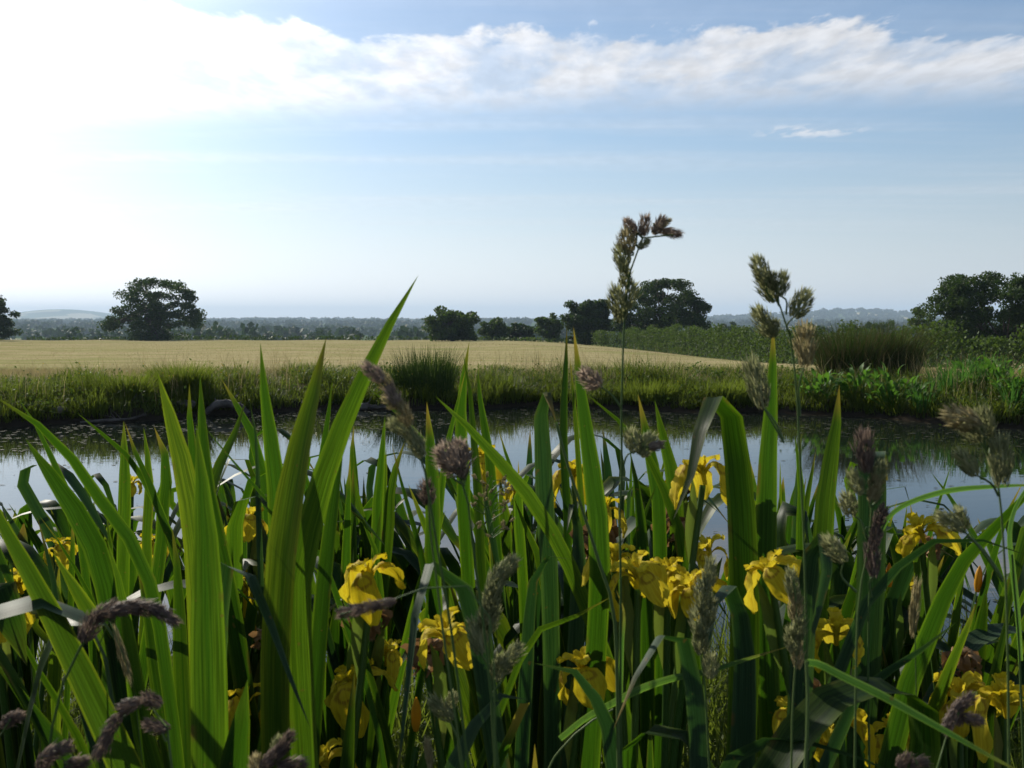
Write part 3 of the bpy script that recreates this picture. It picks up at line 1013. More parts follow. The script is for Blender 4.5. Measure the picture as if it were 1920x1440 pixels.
tussock('sedge_clump', 'bright fan of sedge blades rooted at the waterline on the right', 1735, 13.55, 60, 0.52, 0.22, 'sedge', 0.008, 0.62, 'sedge')
tussock('sedge_clump', 'sedge blades standing on the bank right of the waterline fan', 1790, 14.2, 150, 0.55, 0.6, 'sedge', 0.008, 0.5, 'sedge')
tussock('sedge_clump', 'tall sedge blades behind the fuzzy pale grass head at right', 1850, 14.3, 170, 0.6, 0.6, 'sedge', 0.008, 0.5, 'sedge')
tussock('sedge_clump', 'sedge blades hanging over the water at the right edge', 1915, 12.95, 90, 0.55, 0.4, 'sedge', 0.008, 0.6, 'sedge')
tussock('grass_mound', 'bright grass mound on the far bank right of the tall stalk', 1215, 15.6, 800, 0.36, 0.9, 'bank_grass', 0.005, 0.7, 'grass clump')
tussock('grass_mound', 'bright grass mound behind the big folded iris leaf', 1355, 15.3, 800, 0.36, 0.9, 'bank_grass', 0.005, 0.7, 'grass clump')


def dock_leaf_mesh():
    n = 7
    s = np.linspace(0, 1, n)
    L = 0.15
    w = 0.028 * np.sin(np.pi * np.clip(s, 0.02, 0.99) ** 0.8) ** 0.8
    V, F = [], []
    for i in range(n):
        y = s[i] * L
        z = 0.03 * math.sin(s[i] * 2.4) - 0.02 * s[i] ** 2
        V += [(-w[i], y, z + 0.25 * w[i]), (0, y, z), (w[i], y, z + 0.25 * w[i])]
    for i in range(n - 1):
        for j in range(2):
            a = i * 3 + j
            F.append((a, a + 1, a + 4, a + 3))
    return mesh_np('broad_leaf', np.array(V), np.array(F), M['dock'], smooth=True)


DOCK = dock_leaf_mesh()


def marsh_plant(label, px, D, n, h, rad, dz=0.0):
    x = (px - 960) / FPX * D
    z = max(0.0, float(ground_z(x, D)))
    root = thing('broad_leaved_plant', label, 'marsh plant', (x, D, z), 'broad-leaved plants on the right bank')
    parts = []
    for k in range(n):
        a = R.uniform(0, 6.28)
        r = rad * R.uniform(0.1, 1) ** 0.6
        zz = h * R.uniform(0.25, 1.0) * (1.1 - 0.5 * (r / rad))
        p = np.array([math.cos(a) * r, math.sin(a) * r * 0.8, zz])
        parts.append(tube(np.array([[p[0] * 0.25, p[1] * 0.25, -0.05], [p[0] * 0.7, p[1] * 0.7, zz * 0.6], p]), [0.006, 0.005, 0.003], 4))
        o = obj('leaf', DOCK, root)
        o.location = p
        s = R.uniform(0.75, 1.3)
        o.scale = (s, s, s)
        o.rotation_euler = (R.uniform(0.1, 1.35), R.uniform(-0.5, 0.5), a - math.pi / 2 + R.normal(0, 0.6))
    V, F = join_vf(parts)
    obj('stems', mesh_np('stems', V, F, M['dock']), root)


marsh_plant('leafy marsh plant left of the wide brown rush tussock', 1538, 14.75, 58, 0.46, 0.34)
marsh_plant('leafy marsh plant directly under the wide brown rush tussock', 1612, 14.6, 55, 0.46, 0.30)
marsh_plant('leafy marsh plant drooping to the water left of the sedge fan', 1680, 13.95, 75, 0.56, 0.40)
marsh_plant('leafy marsh plant on the bank behind the right sedge blades', 1805, 14.7, 49, 0.48, 0.36)
marsh_plant('leafy marsh plant in the shade near the right edge', 1868, 13.9, 52, 0.50, 0.34)
marsh_plant('leafy marsh plant cut by the right edge at the waterline', 1912, 13.2, 58, 0.46, 0.34)


def driftwood(label, pts, r, seed, twigs=0, cat='log', name='driftwood_log'):
    rng = np.random.default_rng(seed)
    P = np.array([at(*p) for p in pts])
    base = P.mean(0)
    base[2] = P[:, 2].min() - 0.05
    root = thing(name, label, cat, base)
    Q, _ = spline(P - base, 14)
    rr = r * (0.75 + 0.35 * rng.uniform(0, 1, 14)) * np.sin(np.linspace(0.35, 2.75, 14)) ** 0.5
    V, F = tube(Q, rr, 8)
    V += rng.normal(0, r * 0.10, V.shape)
    obj('trunk', mesh_np('trunk', V, F, M['wood'], smooth=True), root)
    parts = []
    for k in range(twigs):
        s = Q[rng.integers(3, 12)]
        e = s + np.array([rng.uniform(-.25, .25), rng.uniform(-.1, .1), rng.uniform(.06, .2)])
        parts.append(tube(np.array([s, (s + e) / 2 + rng.normal(0, .02, 3), e]), [r * 0.25, r * 0.16, r * 0.06], 5))
    if parts:
        V, F = join_vf(parts)
        obj('branch', mesh_np('branch', V, F, M['wood'], smooth=True), root)


driftwood('dark rounded root hump on the mud under the left bank', [(385, 774, 14.2), (410, 758, 14.25), (440, 760, 14.25), (468, 776, 14.2)], 0.065, 1, 3)
driftwood('grey fallen log lying along the waterline right of the tall iris leaf', [(652, 768, 15.2), (680, 763, 15.2), (715, 766, 15.25), (745, 772, 15.25)], 0.07, 2, 3)
driftwood('short pale stick on the mud behind the upright iris leaves', [(515, 778, 14.6), (535, 784, 14.5), (560, 779, 14.6)], 0.04, 3, 0, 'stick', 'driftwood_stick')
driftwood('bare forked twig sticking out of the left bank', [(234, 774, 13.9), (242, 757, 13.9), (250, 748, 13.85), (257, 738, 13.85)], 0.008, 4, 3, 'twig', 'bare_twig')
driftwood('dead branch lying low on the mud at the left waterline', [(150, 792, 13.2), (190, 789, 13.3), (240, 786, 13.4), (275, 777, 13.5)], 0.025, 6, 4, 'branch', 'dead_branch')


def build_stones():
    rng = np.random.default_rng(5)
    spots = [(30, 797, 'leftmost dark stone on the mud at the left waterline'), (108, 795, 'small dark stone on the mud below the left bank'),
             (345, 783, 'flat stone on the mud behind the yellow-tipped iris leaf'), (585, 775, 'stone on the mud left of the tall leaning iris leaf')]
    for px, py, lab in spots:
        d = 1.35 * FPX / (py - 598) + 0.2
        x = (px - 960) / FPX * d
        z = float(ground_z(x, d))
        u, v = np.meshgrid(np.linspace(0, 2 * math.pi, 10, endpoint=False), np.linspace(0.15, math.pi - 0.15, 6))
        V = np.stack([np.cos(u) * np.sin(v), np.sin(u) * np.sin(v), np.cos(v)], 2).reshape(-1, 3)
        V *= (1 + rng.normal(0, 0.12, (len(V), 1)))
        V *= np.array([0.14, 0.1, 0.055]) * rng.uniform(0.7, 1.2)
        F = [(r * 10 + j, r * 10 + (j + 1) % 10, (r + 1) * 10 + (j + 1) % 10, (r + 1) * 10 + j) for r in range(5) for j in range(10)]
        F += [tuple(range(9, -1, -1)), tuple(range(50, 60))]
        o = obj('stone', mesh_mixed('stone', V, F, M['wood'], True), loc=(x, d, z + 0.02))
        tag(o, lab, 'stone', 'stones on the far mud')


build_stones()

# ------------------------------------------------------------------ haze


def build_haze():
    m, nt, out = new_mat('haze_air')
    v = nt.nodes.new('ShaderNodeVolumePrincipled')
    v.inputs['Color'].default_value = (0.62, 0.80, 1.0, 1)
    v.inputs['Density'].default_value = 0.00017
    v.inputs['Anisotropy'].default_value = 0.1
    nt.links.new(v.outputs[0], out.inputs['Volume'])
    x, y0, y1, z0, z1 = 10500.0, -20.0, 11900.0, -60.0, 130.0
    V = [(-x, y0, z0), (x, y0, z0), (x, y1, z0), (-x, y1, z0), (-x, y0, z1), (x, y0, z1), (x, y1, z1), (-x, y1, z1)]
    F = [(3, 2, 1, 0), (4, 5, 6, 7), (0, 1, 5, 4), (1, 2, 6, 5), (2, 3, 7, 6), (3, 0, 4, 7)]
    o = obj('haze', mesh_mixed('haze', V, F, m))
    tag(o, 'pale blue summer haze lying over the valley', 'haze', kind='stuff')


build_haze()

# ------------------------------------------------------------------ iris leaves
NS, NW = 26, 5


def leaf_mesh(P, w_max, taper, w0, keel=0.10, base_w=0.55, tip_blunt=0.0, n=NS):
    """P: base..tip polyline in object space; a sword leaf"""
    Q, L = spline(P, n)
    T, W, N = frames(Q, w0)
    s = np.linspace(0, L, n)
    d = L - s
    prof = np.sin(0.5 * math.pi * np.clip(d / taper, 0, 1)) ** 0.85
    prof = np.maximum(prof, tip_blunt)
    prof = prof * (base_w + (1 - base_w) * sstep(0, 0.45 * L, s))
    hw = 0.5 * w_max * prof
    u = np.linspace(-1, 1, NW)
    V = Q[:, None, :] + W[:, None, :] * (u[None, :, None] * hw[:, None, None]) + N[:, None, :] * ((1 - np.abs(u))[None, :, None] * hw[:, None, None] * keel * 2)
    uv = np.stack([np.broadcast_to((u + 1) / 2, (n, NW)), np.broadcast_to(d[:, None], (n, NW))], 2).reshape(-1, 2)
    F = []
    for i in range(n - 1):
        for j in range(NW - 1):
            a = i * NW + j
            F.append((a, a + 1, a + NW + 1, a + NW))
    return V.reshape(-1, 3), np.array(F), uv


# traced leaves, tip first: (distance, width px, taper m, flags, points)   flags: f = bends over, y = yellowing, b = bluish, g = blunt/cut
LEAVES = [
 (1.00, 25, .20, 'a', [(-15,740,-.05),(30,766,-.045),(80,803,-.035),(125,848,-.02),(160,893,-.01),(190,940,0),(225,985,0),(255,1030,0),(280,1090,0),(300,1180,0)]),
 (1.40, 14, .20, '', [(33,745),(60,785),(85,830),(105,880),(125,920),(140,960),(152,1010)]),
 (1.10, 44, .14, '', [(47,822),(75,862),(105,905),(133,945),(160,990),(183,1040),(200,1100),(215,1180)]),
 (1.50, 15, .18, '', [(143,773),(175,800),(215,832),(245,862),(270,900),(300,960),(320,1020)]),
 (1.50, 21, .13, '', [(232,788),(233,850),(234,920),(232,1000),(230,1100),(228,1200)]),
 (1.40, 17, .15, '', [(234,792),(250,840),(270,880),(285,920),(300,960),(320,1010),(335,1070)]),
 (1.60, 18, .14, 'y', [(269,800),(277,860),(280,920),(275,1000),(275,1100)]),
 (1.50, 23, .12, '', [(289,800),(302,830),(312,865),(312,900),(305,960),(300,1040)]),
 (1.05, 40, .17, 'y', [(294,695),(308,745),(325,800),(340,860),(355,930),(365,1000),(372,1100)]),
 (1.30, 17, .13, '', [(355,717),(354,760),(357,800),(362,850),(366,900),(370,960),(374,1040)]),
 (1.15, 40, .24, '', [(375,698),(377,750),(379,800),(383,860),(389,920),(400,980),(415,1050),(430,1120),(450,1240),(465,1340)]),
 (0.80, 68, .22, 'a', [(368,795),(373,840),(378,900),(384,980),(388,1060),(390,1200),(392,1330),(393,1440)]),
 (1.30, 26, .15, 'y', [(461,751),(445,800),(425,845),(407,880),(395,915),(380,970),(370,1040)]),
 (1.50, 18, .15, '', [(415,710),(437,750),(460,785),(475,820),(485,860),(495,900),(502,960)]),
 (1.25, 13, .20, 'b', [(467,748),(475,780),(481,830),(483,880),(484,940),(486,1000),(490,1100)]),
 (1.00, 36, .22, '', [(488,642),(494,720),(503,790),(511,850),(518,910),(522,980),(528,1060),(530,1150),(535,1250)]),
 (0.88, 66, .20, 'y', [(612,632),(602,680),(586,740),(570,800),(556,860),(545,920),(533,990),(525,1060),(520,1150),(515,1300)]),
 (0.92, 50, .30, '', [(785,515),(757,560),(735,600),(712,645),(690,690),(665,740),(645,790),(625,840),(608,890),(590,950),(575,1010),(562,1070),(558,1130),(560,1200),(565,1300)]),
 (1.40, 14, .15, '', [(623,710),(618,760),(612,800),(605,850),(597,900),(590,960)]),
 (0.98, 34, .22, '', [(652,760),(640,830),(630,900),(622,970),(612,1040),(605,1110),(598,1200)]),
 (1.80, 16, .15, '', [(664,797),(660,840),(660,880),(665,920),(680,980),(690,1030)]),
 (1.50, 21, .18, '', [(722,778),(718,830),(714,880),(710,920),(707,980),(708,1060),(715,1150)]),
 (1.60, 13, .15, 'y', [(724,835),(723,880),(720,940),(718,1000)]),
 (1.50, 23, .14, '', [(759,828),(748,860),(735,900),(730,950),(728,1000),(722,1060)]),
 (1.20, 19, .30, '', [(733,825),(742,870),(755,910),(768,960),(782,1010),(795,1060),(805,1120)]),
 (1.20, 29, .13, '', [(800,752),(804,800),(808,850),(811,920),(812,1000),(812,1080)]),
 (2.00, 11, .20, '', [(693,728),(710,742),(745,775),(775,805),(800,835),(830,870)]),
 (1.10, 28, .18, '', [(815,742),(845,770),(875,798),(905,828),(930,858),(955,890),(980,915),(1005,950),(1030,990),(1060,1040)]),
 (1.40, 25, .18, '', [(880,640),(873,680),(868,720),(865,760),(863,800),(866,850),(870,920),(872,1000)]),
 (1.30, 14, .20, '', [(874,690),(862,740),(850,785),(840,830),(832,880),(825,940),(820,1000)]),
 (1.20, 19, .22, '', [(868,660),(878,710),(884,760),(888,820),(893,880),(897,940),(900,1000),(905,1100)]),
 (1.60, 19, .18, '', [(895,690),(898,730),(905,780),(912,820),(918,860),(922,910),(928,980)]),
 (1.80, 11, .15, '', [(935,805),(945,840),(955,870),(965,900),(975,950)]),
 (1.15, 34, .16, 'fb', [(1043,792,-.045),(1036,760,-.035),(1024,735,-.018),(1014,742,-.005),(1015,790,0),(1018,850,0),(1020,910,0),(1024,980,0),(1030,1080,0)]),
 (1.30, 15, .16, '', [(1063,610),(1061,680),(1058,740),(1056,790),(1057,840),(1060,900),(1064,980)]),
 (1.00, 42, .24, '', [(1075,612),(1083,680),(1090,740),(1098,800),(1107,860),(1115,920),(1122,980),(1125,1060),(1122,1150)]),
 (1.30, 12, .2, 'y', [(1068,665),(1072,700),(1075,740),(1080,800),(1085,870),(1090,940)]),
 (1.25, 26, .12, '', [(1196,738),(1205,780),(1215,830),(1225,880),(1232,920),(1237,1000)]),
 (1.30, 27, .13, '', [(1227,748),(1238,800),(1250,840),(1260,890),(1266,930),(1270,1000)]),
 (1.15, 22, .3, '', [(1095,735),(1140,770),(1170,800),(1200,832),(1222,865),(1242,910),(1260,955),(1275,1010)]),
 (1.00, 48, .34, 'f', [(1262,975,-.075),(1285,925,-.07),(1298,880,-.06),(1308,830,-.05),(1320,780,-.035),(1336,745,-.02),(1355,738,-.008),(1368,765,0),(1376,820,0),(1384,880,0),(1390,960,0),(1394,1060,0),(1396,1200,0)]),
 (1.05, 46, .26, '', [(1450,598),(1449,680),(1446,740),(1444,800),(1440,860),(1437,920),(1437,1000),(1435,1100)]),
 (1.40, 15, .12, '', [(1490,815),(1495,850),(1500,890),(1503,940),(1500,1000)]),
 (1.20, 34, .17, '', [(1574,720),(1570,780),(1562,830),(1555,880),(1548,930),(1544,1000),(1540,1060)]),
 (1.20, 46, .1, 'fbg', [(1644,900,.035),(1640,850,.025),(1637,831,.01),(1634,850,0),(1635,920,0),(1634,1000,0),(1630,1150,0)]),
 (1.45, 15, .15, '', [(1745,885),(1765,910),(1790,945),(1815,985),(1840,1030)]),
 (1.00, 48, .34, 'a', [(1985,870,-.05),(1950,900,-.035),(1915,938,-.02),(1870,985,-.01),(1825,1030,0),(1795,1070,0),(1772,1115,0),(1750,1170,0),(1722,1240,0),(1692,1330,0)]),
 (0.95, 27, .3, 'ab', [(1945,1048,-.08),(1880,1026,-.07),(1840,1012,-.055),(1800,1003,-.04),(1765,1008,-.03),(1720,1036,-.015),(1680,1066,0),(1648,1095,0),(1625,1130,0),(1600,1190,0)]),
 (1.30, 15, .2, 'f', [(1712,965,-.03),(1708,930,-.025),(1690,908,-.015),(1660,912,0),(1640,930,0),(1625,980,0)]),
 (0.93, 44, .3, 'fb', [(1512,1240,-.06),(1528,1170,-.055),(1545,1100,-.05),(1555,1030,-.035),(1543,1000,-.015),(1528,1015,0),(1518,1080,0),(1508,1170,0)]),
 (0.90, 46, .34, 'fb', [(1316,1300,-.06),(1322,1230,-.055),(1332,1160,-.045),(1345,1110,-.03),(1366,1098,-.012),(1382,1120,0),(1390,1180,0),(1396,1280,0)]),
 (0.84, 40, .26, 'ab', [(1150,1368,-.07),(1170,1315,-.065),(1190,1272,-.06),(1212,1230,-.05),(1236,1195,-.035),(1264,1183,-.015),(1288,1215,0),(1302,1300,0),(1312,1440,0)]),
 (0.86, 38, .22, 'ab', [(1000,1243,-.05),(1040,1240,-.045),(1072,1255,-.04),(1100,1285,-.03),(1125,1325,-.015),(1142,1370,0),(1152,1440,0)]),
 (0.86, 42, .24, 'ab', [(990,1312,.05),(962,1302,.035),(930,1308,.02),(902,1342,.005),(874,1388,0),(850,1440,0)]),
 (0.88, 48, .5, 'ab', [(738,1500,-.075),(748,1440,-.07),(760,1320,-.06),(772,1210,-.05),(783,1120,-.04),(797,1065,-.025),(825,1052,-.01),(860,1085,0),(888,1150,0),(905,1250,0)]),
 (0.85, 24, .1, 'g', [(984,1318),(966,1360),(946,1402),(930,1440)]),
 (0.78, 62, .3, 'ya', [(-45,865),(-5,965),(35,1040),(75,1110),(115,1190),(150,1260),(185,1330),(215,1400),(235,1440)]),
 (1.10, 36, .13, 'y', [(98,1035),(120,1070),(145,1110),(165,1142),(190,1190),(215,1250)]),
 (1.20, 16, .13, 'b', [(70,970),(80,1010),(92,1050),(102,1100),(110,1160)]),
 (1.30, 13, .2, '', [(72,965),(100,1000),(125,1040),(150,1080),(170,1120),(190,1170)]),
 (1.50, 13, .1, '', [(135,965),(137,1000),(135,1040),(134,1100)]),
 (1.10, 24, .2, '', [(198,955),(206,1000),(208,1060),(205,1120),(200,1200),(200,1300)]),
 (0.90, 38, .26, 'ab', [(583,1368,-.06),(555,1300,-.055),(530,1230,-.05),(508,1170,-.042),(484,1110,-.03),(458,1060,-.018),(436,1036,-.008),(420,1070,0),(410,1150,0),(404,1290,0)]),
 (1.10, 15, .2, '', [(550,1025),(575,1050),(605,1080),(640,1115),(662,1160),(680,1220)]),
 (1.02, 11, .3, '', [(372,787),(398,814),(425,850),(455,890),(485,920),(515,950),(550,990),(590,1035),(620,1085)]),
 (1.20, 30, .2, 'f', [(655,1112,.03),(630,1132,.02),(600,1160,.005),(575,1200,0),(558,1240,0),(548,1300,0)]),
 (1.30, 19, .25, '', [(638,940),(665,960),(690,990),(703,1030),(710,1080),(715,1140)]),
 (1.30, 22, .2, 'y', [(962,930),(978,970),(995,1010),(1010,1045),(1022,1100)]),
 (1.40, 20, .2, 'y', [(1009,915),(1013,950),(1018,1000),(1024,1050)]),
 (1.20, 30, .2, 'fb', [(1062,1000,-.02),(1064,960,-.015),(1074,944,-.008),(1082,960,0),(1084,1020,0),(1084,1100,0)]),
 (1.02, 28, .2, 'ab', [(1090,1052,-.04),(1055,1038,-.03),(1025,1044,-.015),(1005,1070,0),(995,1120,0),(990,1200,0)]),
 (0.95, 13, .12, 'a', [(1148,1118,-.04),(1105,1143,-.03),(1062,1163,-.02),(1020,1176,-.01),(990,1200,0),(970,1250,0)]),
 (1.20, 24, .25, '', [(1232,905),(1215,950),(1195,1000),(1180,1060),(1170,1120),(1165,1200)]),
 (0.95, 32, .3, '', [(0,1100),(30,1180),(65,1245),(105,1310),(150,1390),(170,1440)]),
 (0.90, 42, .3, '', [(-30,1220),(15,1270),(55,1325),(100,1390),(130,1440)]),
 (1.00, 38, .25, '', [(200,1010),(225,1100),(242,1200),(256,1300),(270,1380),(288,1440)]),
 (1.10, 40, .2, '', [(255,1040),(275,1140),(290,1250),(305,1340),(322,1440)]),
 (1.10, 36, .2, '', [(322,985),(332,1060),(336,1140),(338,1220),(342,1320)]),
 (1.10, 40, .2, 'y', [(1838,1115),(1812,1180),(1782,1250),(1752,1330),(1728,1410)]),
 (0.92, 28, .2, 'ab', [(1795,1165,-.05),(1742,1208,-.04),(1690,1243,-.025),(1645,1272,-.01),(1610,1300,0),(1585,1350,0)]),
 (0.84, 36, .3, 'ab', [(1720,1470,-.09),(1640,1432,-.08),(1560,1404,-.06),(1500,1390,-.045),(1450,1388,-.03),(1405,1402,-.01),(1365,1440,0)]),
 (1.30, 22, .2, '', [(1920,900),(1890,960),(1870,1020),(1850,1090),(1830,1170)]),
 (1.10, 26, .25, '', [(1900,1110),(1880,1200),(1860,1290),(1850,1400)]),
 (1.25, 30, .22, '', [(1655,1010),(1625,1060),(1600,1110),(1580,1170),(1565,1260)]),
 (1.15, 30, .2, '', [(1480,1080),(1478,1150),(1470,1230),(1465,1330)]),
 (1.20, 28, .2, '', [(1180,840),(1192,900),(1200,960),(1205,1030),(1210,1110)]),
 (1.30, 24, .2, '', [(1430,930),(1425,1000),(1420,1080),(1418,1160)]),
]

GZN = 0.14
ROWS = {'front': (0.0, 1.12, 0.90, 0.155), 'middle': (1.12, 1.62, 1.38, 0.20), 'back': (1.62, 9.9, 2.0, 0.26), 'rear': (99, 99, 2.65, 0.34)}
SIDE = {'front': 'nearest row', 'middle': 'second row', 'back': 'third row', 'rear': 'row at the water edge'}
FEAT = {
 -2: 'iris clump at left with the widest upright leaf and broad leaves leaning left',
 -1: 'iris clump with the tallest leaf of all, leaning right over the horizon',
 0: 'sparse iris clump at bottom centre, left of the tallest grass stalk',
 1: 'iris clump with the big sharply folded leaf hanging down left, right of centre',
 2: 'iris clump with a lone tall blade rising to the hedge, beside the folded leaf',
 3: 'iris clump at the right edge, nearest row, leaning out of the picture',
}


def build_iris():
    clumps = {}

    def clump(row, k):
        key = (row, k)
        if key not in clumps:
            lo, hi, D, sp = ROWS[row]
            x = k * sp + 0.03 * math.sin(k * 3.1 + D)
            y = D + 0.06 * math.sin(k * 5.3 + 2 * D)
            z = max(-0.3, float(ground_z(x, y)))
            root = thing('iris_plant', 'tmp', 'iris', (x, y, z - 0.01), 'yellow flag irises along the near bank')
            clumps[key] = dict(root=root, pos=np.array([x, y, z - 0.01]), leaves=0, flowers=0, px=960 + x / y * FPX)
        return clumps[key]

    def row_of(D):
        for r in ('front', 'middle', 'back'):
            if ROWS[r][0] <= D < ROWS[r][1]:
                return r
        return 'rear'

    def add_leaf(c, tip_first, wpx, taper, flags, rng):
        """tip_first: world points tip..lowest; extended down to the clump"""
        P = np.array(tip_first)[::-1]
        D = P[:, 1].mean()
        low, t = P[0], P[1] - P[0]
        t = t / (np.linalg.norm(t) + 1e-9)
        B = c['pos'] + np.array([rng.uniform(-.035, .035), rng.uniform(-.035, .035), 0.0])
        drop = np.linalg.norm(low - B)
        ext = []
        for u in (0, 0.25, 0.5, 0.75):
            h00, h10 = 2 * u ** 3 - 3 * u ** 2 + 1, u ** 3 - 2 * u ** 2 + u
            h01, h11 = -2 * u ** 3 + 3 * u ** 2, u ** 3 - u ** 2
            ext.append(h00 * B + h10 * np.array([0, 0, drop]) + h01 * low + h11 * t * drop * 0.9)
        P = np.vstack([np.array(ext), P]) - c['pos']
        w = wpx / FPX * D
        if 'f' in flags:
            d = P[-1] - P[len(P) // 2]
            d = np.array([d[0], d[1], 0.0])
            d /= np.linalg.norm(d) + 1e-9
            w0 = np.array([-d[1], d[0], 0.0])
            if abs(w0[0]) < 0.35:
                w0[0] = 0.35 * (1 if w0[0] >= 0 else -1)
            if w0[0] < 0:
                w0 = -w0
            w = w / max(0.62, abs(w0[0]) / np.linalg.norm(w0))
        else:
            roll = rng.uniform(-0.65, 0.65) * (0.5 if 'a' in flags else 1.0)
            w0 = np.array([math.cos(roll), math.sin(roll), 0])
            w = w / math.cos(roll)
        keel = rng.uniform(0.03, 0.12) * rng.choice([-1, 1])
        V, F, uv = leaf_mesh(P, w, taper, w0, keel, tip_blunt=0.8 if 'g' in flags else 0.0, n=30 if 'f' in flags else NS)
        mat = 'iris_yellow' if 'y' in flags else ('iris_blue' if 'b' in flags else 'iris')
        o = obj('leaf', mesh_np('leaf', V, F, M[mat], uv, True), c['root'])
        c['leaves'] += 1
        return o

    rng = np.random.default_rng(3)
    for D, w, tp, fl, pts in LEAVES:
        r = row_of(D)
        lean = 0 if ('f' in fl or 'a' in fl) else rng.uniform(-0.03, 0.03)
        W = []
        for i, p in enumerate(pts):
            dd = p[2] if len(p) > 2 else lean * (1 - i / len(pts))
            W.append(at(p[0], p[1], D + dd))
        x1, y1 = pts[-1][0], pts[-1][1]
        x0, y0 = pts[-2][0], pts[-2][1]
        sl = (x1 - x0) / max(10, y1 - y0)
        xb = x1 + np.clip(sl * 500, -170, 170)
        X = (xb - 960) / FPX * D
        k = int(round(X / ROWS[r][3]))
        add_leaf(clump(r, k), W, w, tp, fl, rng)

    # leaves between the traced ones
    def fill(row, kr, n, lo, hi, wmm, spread=110):
        for k in kr:
            c = clump(row, k)
            m = int(n * rng.uniform(0.8, 1.25))
            for i in range(m):
                px = c['px'] + rng.normal(0, 0.07 / c['pos'][1] * FPX)
                if c['px'] > 1350:
                    px += rng.uniform(-30, 150)
                if c['px'] < 560:
                    px -= rng.uniform(-30, spread)
                py = rng.uniform(lo, hi)
                if row in ('middle', 'back', 'rear'):
                    if px > 1580:
                        py += 70
                    if px < 240:
                        py += 45
                D = c['pos'][1] + rng.uniform(-0.10, 0.10)
                tip = at(px, py, D)
                Lh = tip[2] - c['pos'][2]
                if Lh < 0.25:
                    continue
                # a gently curved blade from the root to the tip
                mid = c['pos'] * 0.45 + tip * 0.55 + np.array([-(tip[0] - c['pos'][0]) * 0.25, rng.uniform(-.02, .02), 0.02])
                low = c['pos'] * 0.75 + tip * 0.25 + np.array([-(tip[0] - c['pos'][0]) * 0.15, 0, 0])
                W = [tip, tip * 0.6 + mid * 0.4 + np.array([-(tip[0] - c['pos'][0]) * 0.06, 0, 0.01]), mid, low]
                fl = rng.choice(['', '', '', '', 'y', 'b'])
                if rng.uniform() < 0.34:           # bent over at the end
                    s = rng.choice([-1, 1]) * rng.uniform(0.05, 0.22)
                    t2 = tip + np.array([s, -abs(s) * 0.45, -rng.uniform(0.03, 0.20)])
                    t1 = tip + np.array([s * 0.5, -abs(s) * 0.3, 0.004])
                    W = [t2, t1, tip + np.array([0, 0, -0.02])] + W[1:]
                    fl = fl + 'f'
                wd = rng.uniform(0.6, 1.1) * wmm
                add_leaf(c, W, wd * FPX / D, rng.uniform(0.10, 0.24), fl, rng)

    fill('front', range(-2, -1), 8, 1080, 1400, 0.028, 380)
    fill('front', range(-1, 4), 2, 1250, 1420, 0.028)
    fill('middle', range(-4, 2), 11, 940, 1130, 0.026)
    fill('middle', range(2, 4), 18, 930, 1200, 0.024)
    fill('back', range(-4, 5), 20, 890, 1060, 0.027)
    fill('back', range(-4, 4), 9, 800, 930, 0.017, 160)
    fill('middle', range(-3, 4), 4, 850, 960, 0.016, 160)
    fill('rear', range(-4, 5), 22, 890, 1010, 0.026)
    return clumps, clump


CLUMPS, clump_at = build_iris()

# ------------------------------------------------------------------ iris flowers


def petal_strip(prof, width, nW=7, ruffle=0.0, seed=0, cup=0.0):
    """prof: list of (r, z) out from the axis; width: list of full widths; strip lying along +X"""
    rng = np.random.default_rng(seed)
    P = np.array([[p[0], 0, p[1]] for p in prof], float)
    n = 12
    Q, L = spline(P, n)
    t = np.linspace(0, 1, n)
    w = np.interp(t, np.linspace(0, 1, len(width)), width)
    T = np.gradient(Q, axis=0)
    T /= np.linalg.norm(T, axis=1)[:, None]
    N = np.stack([-T[:, 2], T[:, 1] * 0, T[:, 0]], 1)
    u = np.linspace(-1, 1, nW)
    ph = rng.uniform(0, 6.28)
    V, uv = [], []
    for i in range(n):
        for j in range(nW):
            off = cup * (u[j] ** 2) * w[i] * 0.5 + ruffle * math.sin(3.2 * u[j] * 2 + 9 * t[i] + ph) * abs(u[j]) ** 1.5 * w[i]
            p = Q[i] + np.array([0, u[j] * w[i] / 2, 0]) + N[i] * off
            V.append(p + rng.normal(0, 0.0008, 3))
            uv.append(((u[j] + 1) / 2, t[i]))
    F = [(i * nW + j, i * nW + j + 1, (i + 1) * nW + j + 1, (i + 1) * nW + j) for i in range(n - 1) for j in range(nW - 1)]
    return np.array(V), np.array(F), np.array(uv)


def rotz(V, a):
    c, s_ = math.cos(a), math.sin(a)
    return V @ np.array([[c, s_, 0], [-s_, c, 0], [0, 0, 1]])


